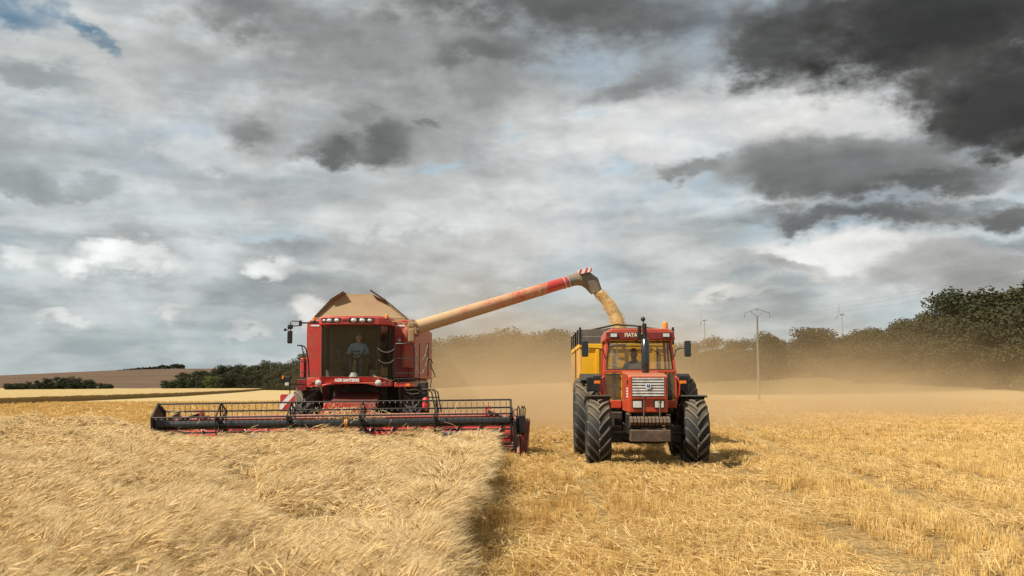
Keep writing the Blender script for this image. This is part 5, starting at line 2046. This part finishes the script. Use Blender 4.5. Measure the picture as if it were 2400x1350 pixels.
# cab
m = MB()
m.prism([(-0.80, 1.22), (0.80, 1.22), (0.80, 1.30), (-0.80, 1.30)], 'Y', -0.28, 1.35)
m.b2(-0.80, -0.42, -0.30, -0.22, 1.18, 1.36)
m.b2(0.42, 0.80, -0.30, -0.22, 1.18, 1.36)
m.b2(-0.40, 0.40, -0.295, -0.2, 1.3, 2.0)
m.build('cab_base', M['orange_red'], T, 0.015)
m = MB()
def post(a, b_, w=0.06):
    a, b_ = Vector(a), Vector(b_)
    h = w / 2
    m.hexa([a + Vector((-h, -h, 0)), a + Vector((h, -h, 0)), a + Vector((h, h, 0)), a + Vector((-h, h, 0)),
            b_ + Vector((-h, -h, 0)), b_ + Vector((h, -h, 0)), b_ + Vector((h, h, 0)), b_ + Vector((-h, h, 0))])
for s in (-1, 1):
    post((s * 0.80, -0.24, 1.25), (s * 0.785, -0.22, 2.0))
    post((s * 0.785, -0.22, 2.0), (s * 0.70, -0.12, 2.70))
    post((s * 0.80, 1.30, 1.25), (s * 0.72, 1.22, 2.70))
    post((s * 0.80, 0.62, 1.3), (s * 0.72, 0.62, 2.70), 0.04)
m.b2(-0.775, 0.775, -0.262, -0.19, 1.965, 2.03)
m.build('cab_frame', M['orange_red'], T, 0.01)
ws_ = MB().add([(-0.75, -0.225, 2.03), (0.75, -0.225, 2.03), (0.67, -0.135, 2.68), (-0.67, -0.135, 2.68)], [(0, 1, 2, 3)]).build('windscreen', M['glass_dusty'], T)
m = MB()
for a, b_ in (((-0.735, -0.245, 2.04), (0.735, -0.245, 2.04)), ((-0.665, -0.155, 2.66), (0.665, -0.155, 2.66)), ((-0.735, -0.245, 2.04), (-0.665, -0.155, 2.66)), ((0.735, -0.245, 2.04), (0.665, -0.155, 2.66))):
    m.tube([a, b_], 0.014, 6)
m.build('seal', M['black'], ws_)
MB().b2(-0.665, -0.60, -0.165, -0.160, 2.57, 2.63).build('sticker', M['white'], ws_)
m = MB()
m.tube([(-0.10, -0.18, 2.72), (-0.04, -0.19, 2.66), (0.10, -0.20, 2.62)], 0.022, 6)
m.tube([(0.10, -0.20, 2.62), (0.30, -0.225, 2.48), (0.52, -0.245, 2.34)], 0.009, 6)
m.build('wiper', M['black'], ws_)
for s in (-1, 1):
    x0, x1 = (-0.765, -0.42) if s < 0 else (0.42, 0.765)
    MB().add([(x0, -0.265, 1.37), (x1, -0.265, 1.37), (x1, -0.255, 1.95), (x0, -0.255, 1.95)], [(0, 1, 2, 3)]).build('lower_window', M['glass_dark'], T)
    MB().add([(s * 0.805, -0.2, 1.32), (s * 0.805, 0.6, 1.32), (s * 0.72, 0.6, 2.66), (s * 0.71, -0.1, 2.66)], [(0, 1, 2, 3)]).build('side_window', M['glass_dusty'], T)
m = MB()
for a, b_ in (((-0.74, 1.27, 1.95), (0.74, 1.27, 1.95)), ((-0.70, 1.24, 2.62), (0.70, 1.24, 2.62)), ((0.30, 1.25, 2.0), (0.30, 1.25, 2.6)), ((0.58, 1.25, 2.0), (0.56, 1.25, 2.6)), ((-0.70, 1.25, 2.0), (-0.68, 1.25, 2.6))):
    m.tube([a, b_], 0.014, 6)
m.build('rear_window_frame', M['black'], T)
m = MB()
m.prism([(-0.79, 2.69), (0.79, 2.69), (0.76, 2.88), (0.62, 2.95), (-0.62, 2.95), (-0.76, 2.88)], 'Y', -0.36, 1.36)
rf = m.build('cab_roof', M['orange_red'], T, 0.03, 3)
m = MB()
m.b2(-0.75, 0.75, -0.395, -0.362, 2.705, 2.875)
m.build('roof_visor', M['maroon'], rf, 0.012)
lettering('FIATAGRI', 0.115, M['cream_text'], rf, (-0.115, -0.400, 2.80), sx=0.92, bold=0.004)
for x in (-0.58, 0.58):
    e = MB().b2(x - 0.085, x + 0.085, -0.425, -0.396, 2.745, 2.845).build('work_light', M['black'], T, 0.01)
    MB().b2(x - 0.072, x + 0.072, -0.436, -0.4255, 2.757, 2.833).build('lens', M['lamp_lens'], e, 0.006)
beacon(T, 0.60, -0.10, 2.93, 0.062, 0.15)
# mirrors
for s, xm in ((-1, -1.22), (1, 1.06)):
    m = MB()
    m.tube([(s * 0.78, -0.22, 2.32), (s * 0.80, -0.26, 2.46), (s * 0.86, -0.28, 2.50), (xm, -0.32, 2.52)], 0.012, 6)
    m.build('mirror_arm', M['black'], T)
    m = MB()
    m.b2(xm - 0.075, xm + 0.075, -0.37, -0.31, 2.32, 2.68)
    m.build('mirror', M['black_gloss'], T, 0.03, 3)
# indicators on red brackets
for s in (-1, 1):
    m = MB()
    m.tube([(s * 0.86, -0.22, 1.35), (s * 0.88, -0.30, 1.72), (s * 0.84, -0.28, 1.85), (s * 0.79, -0.24, 1.88)], 0.018, 6)
    m.build('lamp_bracket', M['orange_red'], T)
    m = MB()
    m.b2(s * 0.95 - 0.07, s * 0.95 + 0.07, -0.36, -0.28, 1.72, 1.79)
    m.build('indicator', M['amber'], T, 0.01)
    m = MB()
    m.b2(s * 0.96 - 0.08, s * 0.96 + 0.08, -0.34, -0.26, 1.795, 1.90)
    m.build('lamp_housing', M['black'], T, 0.012)


def mudguard(cx_, cy_, cz_, r, w, a0, a1, name, mat, lip=0.05):
    vs, fs = [], []
    n = 14
    for i in range(n + 1):
        a = R(a0 + (a1 - a0) * i / n)
        for x, rr in ((-w / 2, r - lip), (-w / 2, r), (w / 2, r), (w / 2, r - lip)):
            vs.append((cx_ + x, cy_ + rr * math.cos(a), cz_ + rr * math.sin(a)))
    for i in range(n):
        for q in range(3):
            fs.append((4 * i + q, 4 * i + q + 1, 4 * i + q + 5, 4 * i + q + 4))
    o = MB().add(vs, fs, False).build(name, M[mat], T)
    sd = o.modifiers.new('solid', 'SOLIDIFY')
    sd.thickness = 0.012


for s in (-1, 1):
    mudguard(s * 1.0, -1.45, 0.70, 0.775, 0.52, 48, 104, 'front_mudguard', 'black', 0.03)
    mudguard(s * 1.05, 1.30, 0.93, 1.03, 0.46, 25, 122, 'rear_mudguard', 'black', 0.08)
    m = MB()
    m.tube([(s * 0.78, -1.45, 0.8), (s * 0.74, -1.52, 1.3), (s * 0.85, -1.60, 1.46)], 0.02, 6)
    m.build('mudguard_stay', M['black'], T)
    MB().b2(s * 0.98 - 0.18, s * 0.98 + 0.18, 0.30, 0.50, 1.55, 1.88).build('toolbox', M['black'], T, 0.02)
# cab furniture
m = MB()
m.b2(-0.24, 0.24, 0.55, 0.98, 1.55, 1.70)
m.prism([(0.90, 1.70), (1.04, 1.70), (1.08, 2.25), (1.0, 2.25)], 'X', -0.22, 0.22)
m.build('seat', M['black'], T, 0.04, 3)
m = MB()
m.b2(-0.36, 0.36, -0.18, 0.06, 1.3, 1.98)
m.b2(-0.12, 0.12, -0.15, 0.05, 1.98, 2.08)
m.build('dashboard', M['interior'], T, 0.03)
m = MB()
ring = [(0.19 * math.cos(a), 0.22 + 0.14 * math.sin(a), 2.08 + 0.12 * math.sin(a)) for a in np.linspace(0, 2 * math.pi, 25)]
m.tube(ring, 0.014, 8, False)
m.tube([(0, 0.05, 1.95), (0, 0.22, 2.07)], 0.025, 8)
for a in (0.5, 2.6, 4.7):
    m.tube([(0, 0.22, 2.07), (0.19 * math.cos(a), 0.22 + 0.14 * math.sin(a), 2.08 + 0.12 * math.sin(a))], 0.011, 6)
m.build('steering_wheel', M['black'], T)
person('person', T0 + Vector((0.0, 0.78, 1.64)), R(-2), 'dark_cloth', 'denim', 'hair_dark',
       'person in dark clothes at the wheel inside the tractor cab', (-0.04, -0.10), ((-0.16, -0.46, 0.44), (0.15, -0.46, 0.44)))

# ------------------------------------------------------------------ trailer
TR0 = Vector((3.13, 27.25, 0.0))
trailer = empty('grain_trailer', TR0, rz=R(-1.0))
tag(trailer, 'yellow tipping trailer with grey extension boards taking the grain', 'trailer')
Q = trailer
W, LEN = 1.21, 5.2


def body_ring(y, flare=0.0):
    return [(-W - flare + 0.14, y, 1.12), (-W - flare, y, 1.5), (-W - flare, y, 2.78), (W + flare, y, 2.78), (W + flare, y, 1.5), (W + flare - 0.14, y, 1.12)]


m = MB()
a, b_ = body_ring(0.0), body_ring(LEN)
for i in (0, 1, 3, 4):
    p, q2, r_, s_ = Vector(a[i]), Vector(a[i + 1]), Vector(b_[i + 1]), Vector(b_[i])
    n = (q2 - p).cross(s_ - p).normalized() * 0.05
    m.hexa([p, q2, r_, s_, p + n, q2 + n, r_ + n, s_ + n])
m.add(a[:1] + a[5:] + b_[5:] + b_[:1], [(0, 1, 2, 3)])
m.build('side_walls', M['yellow_dusty'], Q, 0.01)
m = MB()
m.prism([(x, z) for x, _, z in a], 'Y', -0.06, -0.002)
m.build('front_wall', M['yellow'], Q, 0.012)
m = MB()
m.prism([(x, z) for x, _, z in a], 'Y', LEN + 0.002, LEN + 0.06)
m.build('tailgate', M['yellow_dusty'], Q, 0.012)
for y in np.arange(0.1, LEN, 0.85):
    for s in (-1, 1):
        MB().b2(s * W, s * (W + 0.07), y, y + 0.10, 1.5, 2.80).build('side_rib', M['yellow_dusty'], Q, 0.01)
for s in (-1, 1):
    MB().b2(s * (W - 0.02), s * (W + 0.085), -0.07, LEN + 0.07, 2.72, 2.83).build('top_rail', M['yellow'], Q, 0.015)
MB().b2(-W + 0.02, W - 0.02, -0.10, -0.062, 2.66, 2.82).build('top_rail', M['yellow'], Q, 0.012)
for x in (-0.8, 0.75):
    MB().b2(x - 0.05, x + 0.05, -0.13, -0.062, 1.15, 2.66).build('front_rib', M['yellow'], Q, 0.01)
for k in range(2):
    MB().b2(-W - 0.03, W + 0.03, -0.075, -0.035, 2.84 + k * 0.19, 3.022 + k * 0.19).build('extension_board', M['board_grey'], Q, 0.006)
    for s in (-1, 1):
        MB().b2(s * (W - 0.0), s * (W + 0.045), -0.03, LEN + 0.05, 2.84 + k * 0.19, 3.022 + k * 0.19).build('extension_board', M['board_grey'], Q, 0.006)
    MB().b2(-W - 0.03, W + 0.03, LEN + 0.052, LEN + 0.09, 2.84 + k * 0.19, 3.022 + k * 0.19).build('extension_board', M['board_grey'], Q, 0.006)
for s in (-1, 1):
    for y in (-0.05, 1.3, 2.6, 3.9, LEN + 0.06):
        MB().b2(s * (W + 0.03), s * (W + 0.085), y - 0.03, y + 0.03, 2.80, 3.27).build('board_post', M['dark_metal'], Q)
m = MB()
m.tube([(-0.95, -0.05, 3.20), (-0.25, 0.35, 3.37), (0.25, 0.35, 3.34), (0.9, -0.05, 3.22)], 0.026, 8)
m.build('tarpaulin_bow', M['dark_metal'], Q)
m = MB()
m.tube([(-1.0, 0.9, 3.22), (-0.3, 1.0, 3.30), (0.5, 1.0, 3.30), (1.1, 0.9, 3.22)], 0.02, 8)
m.build('tarpaulin_bow', M['dark_metal'], Q)
# ladder on the front wall
for x in (-0.62, -0.28):
    MB().b2(x - 0.015, x + 0.015, -0.22, -0.18, 1.5, 3.15).build('ladder_rail', M['grey_paint'], Q)
for k in range(6):
    MB().tube([(-0.62, -0.2, 1.7 + 0.27 * k), (-0.28, -0.2, 1.7 + 0.27 * k)], 0.014, 6).build('ladder_rung', M['grey_paint'], Q)
m = MB()
m.b2(-0.55, -0.40, 0.0, LEN, 0.85, 1.10)
m.b2(0.40, 0.55, 0.0, LEN, 0.85, 1.10)
for y in (0.15, 1.6, 3.0, 4.8):
    m.b2(-0.39, 0.39, y - 0.06, y + 0.06, 0.88, 1.06)
m.prism([(-0.45, -0.08), (0.45, -0.08), (0.06, -2.85), (-0.06, -2.85)], 'Z', 0.72, 0.86)
m.build('drawbar_frame', M['dark_metal'], Q, 0.01)
for s in (-1, 1):
    for y in (2.7, 4.1):
        wheel(Q, (s * 0.98, y, 0.62), 0.60, 0.46, 0.30, 24, 0.02, 0.05, 0.35, 'yellow', 0.2, 0, s)
m = MB()
for y in (2.7, 4.1):
    m.tube([(-0.9, y, 0.62), (0.9, y, 0.62)], 0.07, 10)
m.build('axle', M['dark_metal'], Q)

# ------------------------------------------------------------------ grain: heap in the trailer and the falling stream
gm_, nt, b = base_mat('grain')
geo = nt.nodes.new('ShaderNodeNewGeometry')
isl = X(nt, geo.outputs['Random Per Island'])
n1 = nz(nt, geo.outputs['Position'], 55.0, 3, 0.7, 0.0, '3D')
c = mixc(nt, (isl * 0.5 + n1 * 0.5).ss(0.25, 0.75), (0.50, 0.31, 0.11), (0.78, 0.55, 0.25))
nt.links.new(c, b.inputs['Base Color'])
b.inputs['Roughness'].default_value = 0.6
bp = nt.nodes.new('ShaderNodeBump')
bp.inputs['Strength'].default_value = 0.8
bp.inputs['Distance'].default_value = 0.02
nt.links.new(n1.s, bp.inputs['Height'])
nt.links.new(bp.outputs[0], b.inputs['Normal'])
vs, fs = [], []
nxh, nyh = 28, 54
for j in range(nyh):
    for i in range(nxh):
        x = -1.19 + 2.38 * i / (nxh - 1)
        y = 0.02 + (LEN - 0.04) * j / (nyh - 1)
        z = 2.45 + 0.62 * math.exp(-((x - 0.05) / 0.75) ** 2 - ((y - 2.2) / 1.2) ** 2) + 0.02 * mnoise.noise(Vector((x * 4, y * 4, 0)))
        vs.append((x, y, z))
for j in range(nyh - 1):
    for i in range(nxh - 1):
        q_ = j * nxh + i
        fs.append((q_, q_ + 1, q_ + nxh + 1, q_ + nxh))
heap = MB().add(vs, fs, True).build('grain_heap', gm_)
heap.location = TR0
heap.rotation_euler = (0, 0, R(-1))
tag(heap, 'heap of threshed grain filling the yellow trailer', 'grain', kind='stuff')
S0 = C0 + A1 + Vector((0.81, 0.05, -0.30))
S1 = Vector((3.28, 29.6, 3.05))
octa_f = [(0, 2, 4), (2, 1, 4), (1, 3, 4), (3, 0, 4), (2, 0, 5), (1, 2, 5), (3, 1, 5), (0, 3, 5)]


def stream_c(t):
    x = S0.x + (S1.x - S0.x) * (1 - (1 - t) ** 1.35)
    z = S0.z + (S1.z - S0.z) * (0.55 * t + 0.45 * t * t)
    return Vector((x, S0.y + (S1.y - S0.y) * t, z))


m = MB()
pts, rr = [], []
for k in range(15):
    t = k / 14
    pts.append(stream_c(t))
    rr.append(0.145 + 0.04 * t + 0.012 * math.sin(k * 2.1))
m.tube(pts, rr, 14)
V, Fc = [], []
for k in range(15000):
    t = random.random()
    c0 = stream_c(t)
    a = random.uniform(0, 6.283)
    q_ = (0.20 + 0.06 * t + 0.03 * math.sin(t * 23 + a)) * (random.random() ** 0.42) * (1.0 if random.random() > 0.10 else random.uniform(1.0, 1.5))
    p = c0 + Vector((q_ * math.cos(a), q_ * math.sin(a) * 0.9, random.gauss(0, 0.02)))
    e = Vector((random.gauss(0, 1), random.gauss(0, 1), random.gauss(0, 1))).normalized()
    r1, r2 = random.uniform(0.007, 0.011), random.uniform(0.004, 0.006)
    u = e.cross(Vector((0.2, 0.7, 0.4))).normalized()
    w_ = e.cross(u)
    o = len(V)
    V += [p + u * r2, p - u * r2, p + w_ * r2, p - w_ * r2, p + e * r1, p - e * r1]
    Fc += [tuple(i + o for i in f) for f in octa_f]
m.add(V, Fc)
st = m.build('grain_stream', gm_)
tag(st, 'stream of golden grain pouring from the spout into the trailer', 'grain', kind='stuff')

# ------------------------------------------------------------------ utility pole and its wires
PB = Vector((29.6, 120.0, float(hgt(29.6, 120.0))))
pole = empty('utility_pole', PB)
tag(pole, 'tall concrete utility pole with an arched wire bracket beyond the tractor', 'utility pole')
PT = 9.95
m = MB()
m.tube([(0, 0, -0.5), (0, 0, 5.0), (0, 0, PT)], [0.17, 0.14, 0.10], 10)
m.build('shaft', M['concrete'], pole)
m = MB()
m.tube([(-1.56, 0, 10.30), (-1.45, 0, 10.42), (-0.80, 0, 10.62), (0, 0, 10.92), (0.85, 0, 10.62), (1.50, 0, 10.42), (1.56, 0, 10.30)], 0.045, 6)
m.tube([(-0.82, 0, 10.62), (0, 0, PT)], 0.042, 6)
m.tube([(0.86, 0, 10.62), (0, 0, PT)], 0.042, 6)
m.build('wire_bracket', M['galv'], pole)
INS = [(-1.54, 10.30), (0.0, 10.90), (1.54, 10.30)]
for x, z in INS:
    m = MB()
    for k in range(4):
        disc(m, (x, 0, z - 0.1 - 0.1 * k), 0.07, 0.03, 'Z', 10)
    m.tube([(x, 0, z), (x, 0, z - 0.5)], 0.02, 6)
    m.build('insulator', M['galv'], pole)
for (x, z), which in zip(INS, ('left', 'middle', 'right')):
    a = PB + Vector((x, 0, z - 0.5))
    pts = []
    b0, b1 = Vector((21.6 + x, 210, a.z + 2.0)), Vector((38.0 + x, 28.0, 10.4 if which != 'middle' else 11.0))
    for k in range(9):
        t = k / 8
        pts.append(b0.lerp(a, t) - Vector((0, 0, 1.6 * 4 * t * (1 - t))))
    for k in range(1, 9):
        t = k / 8
        pts.append(a.lerp(b1, t) - Vector((0, 0, 1.3 * 4 * t * (1 - t))))
    w_ = MB().tube(pts, 0.006, 5).build('power_line', M['galv'])
    tag(w_, 'thin power line hanging from the %s insulator of the pole' % which, 'power line', 'power lines')

# ------------------------------------------------------------------ wind turbines far behind the wood
for px, py, flip, lab in ((1651, 751, 1, 'pale wind turbine rising behind the wood, left of the utility pole'),
                          (1974, 737, 1, 'pale wind turbine rising behind the wood, near the right slope')):
    d = 2450.0
    s = FPX / d
    x = (px - 1200) / s
    hub = CAM_H + (HOR - py) / s
    g = float(hgt(x, d))
    t = empty('wind_turbine', (x, d, g))
    tag(t, lab, 'wind turbine', 'wind turbines on the horizon')
    hz = hub - g
    m = MB()
    m.tube([(0, 0, -2), (0, 0, hz * 0.5), (0, 0, hz - 1)], [1.9, 1.6, 1.2], 12)
    m.build('tower', M['turbine_white'], t)
    m = MB()
    m.b2(-5.5, 6.5, -1.8, 1.8, hz - 1.6, hz + 2.0)
    m.build('nacelle', M['turbine_white'], t, 0.6)
    m = MB()
    m.tube([(-5.4, 0, hz), (-7.5, 0, hz)], [1.6, 0.6], 10)
    m.build('hub', M['turbine_white'], t)
    for k in range(3):
        a = R(90 + 120 * k + (6 if px > 1800 else -8))
        dv = Vector((0, math.cos(a), math.sin(a)))
        L = 26.0
        p0 = Vector((-6.4, 0, hz))
        sd = Vector((1, 0, 0))
        m = MB()
        m.hexa([p0 - sd * 0.9 + dv * 1, p0 + sd * 0.9 + dv * 1, p0 + sd * 0.9 + dv * 1 + Vector((0, 0.6, 0.3)), p0 - sd * 0.9 + dv * 1 + Vector((0, 0.6, 0.3)),
                p0 - sd * 0.25 + dv * L, p0 + sd * 0.25 + dv * L, p0 + sd * 0.25 + dv * L + Vector((0, 0.2, 0.1)), p0 - sd * 0.25 + dv * L + Vector((0, 0.2, 0.1))])
        m.build('blade', M['turbine_white'], t)

# ------------------------------------------------------------------ dust raised by the harvester, drifting off to the right
dm = bpy.data.materials.new('dust')
dm.use_nodes = True
nt = dm.node_tree
nt.nodes.clear()
out = nt.nodes.new('ShaderNodeOutputMaterial')
pv = nt.nodes.new('ShaderNodeVolumePrincipled')
pv.inputs['Color'].default_value = (0.74, 0.56, 0.345, 1)
pv.inputs['Density'].default_value = 1.0
pv.inputs['Anisotropy'].default_value = 0.15
nt.links.new(pv.outputs[0], out.inputs['Volume'])
ng = bpy.data.node_groups.new('dust_cloud', 'GeometryNodeTree')
ng.interface.new_socket('Geometry', in_out='INPUT', socket_type='NodeSocketGeometry')
ng.interface.new_socket('Geometry', in_out='OUTPUT', socket_type='NodeSocketGeometry')
go = ng.nodes.new('NodeGroupOutput')
ng.nodes.new('NodeGroupInput')
vc = ng.nodes.new('GeometryNodeVolumeCube')
DMIN, DMAX, VOX = (-16.0, 29.0, -0.4), (66.0, 122.0, 13.6), 0.7
vc.inputs['Min'].default_value = DMIN
vc.inputs['Max'].default_value = DMAX
for i, k in enumerate('XYZ'):
    vc.inputs['Resolution ' + k].default_value = int((DMAX[i] - DMIN[i]) / VOX)
ps = ng.nodes.new('GeometryNodeInputPosition').outputs[0]
gx_, gy_, gz_ = sep(ng, ps)
na = nz(ng, ps, 0.11, 4, 0.6, 0.4, '3D')
nb = nz(ng, comb(ng, gx_ + gz_ * 0.8, gy_, gz_ * 1.3), 0.30, 3, 0.6, 0.3, '3D')
lump = (na * 0.6 + nb * 0.4)
zp = gz_.mx(0.0)


def fall(hs):
    return (zp / hs * -1.0)._m('EXPONENT')


# dense plume straight behind the harvester
core = fall(1.55) * gx_.ss(-8.0, -1.0) * gx_.ss(3.0, 15.0, 1.0, 0.0) * gy_.ss(30.0, 38.0) * gy_.ss(58.0, 92.0, 1.0, 0.0)
core = core * lump.ss(0.36, 0.60, 0.25, 1.5) * gz_.ss(4.0, 8.0, 1.0, 0.0)
# billows rolling away to the right
bill = fall(1.15) * gx_.ss(-12.0, 3.0) * gx_.ss(30.0, 64.0, 1.0, 0.25) * (gy_ - gx_ * 0.25).ss(30.0, 44.0) * gy_.ss(95.0, 122.0, 1.0, 0.0)
bill = bill * lump.ss(0.48, 0.60, 0.05, 1.9)
# thin veil hanging over everything behind
veil = fall(1.7) * gx_.ss(-15.0, 0.0) * gx_.ss(50.0, 66.0, 1.0, 0.0) * gy_.ss(32.0, 50.0) * gy_.ss(100.0, 122.0, 1.0, 0.0) * gz_.ss(5.0, 9.0, 1.0, 0.0)
veil = veil * lump.ss(0.35, 0.65, 0.5, 1.2)


def puff(x0, y0, rx, ry):
    a_ = (gx_ + (nb - 0.5) * 7.0 - x0) / rx
    b_ = (gy_ - y0) / ry
    return ((a_ * a_ + b_ * b_) * -1.0)._m('EXPONENT')


plume = (puff(10.0, 48.0, 3.6, 9.0) * fall(2.3) + puff(19.0, 62.0, 5.0, 9.0) * fall(2.0) + puff(27.0, 60.0, 6.0, 9.0) * fall(1.2) + puff(-1.0, 40.0, 5.0, 7.0) * fall(3.0))
plume = plume * lump.ss(0.40, 0.58, 0.12, 1.7) * gz_.ss(4.0, 8.0, 1.0, 0.0)
den = core * 0.095 + bill * 0.034 + veil * 0.004 + plume * 0.090
ng.links.new(den.s, vc.inputs['Density'])
sm_ = ng.nodes.new('GeometryNodeSetMaterial')
sm_.inputs['Material'].default_value = dm
ng.links.new(vc.outputs[0], sm_.inputs[0])
ng.links.new(sm_.outputs[0], go.inputs[0])
dme = bpy.data.meshes.new('dust')
dme.from_pydata([(0, 60, 0)], [], [])
dme.materials.append(dm)
dust = link_mesh('dust', dme)
md = dust.modifiers.new('dust_cloud', 'NODES')
md.node_group = ng
tag(dust, 'tan dust cloud drifting behind the harvester and tractor', 'dust', kind='stuff')
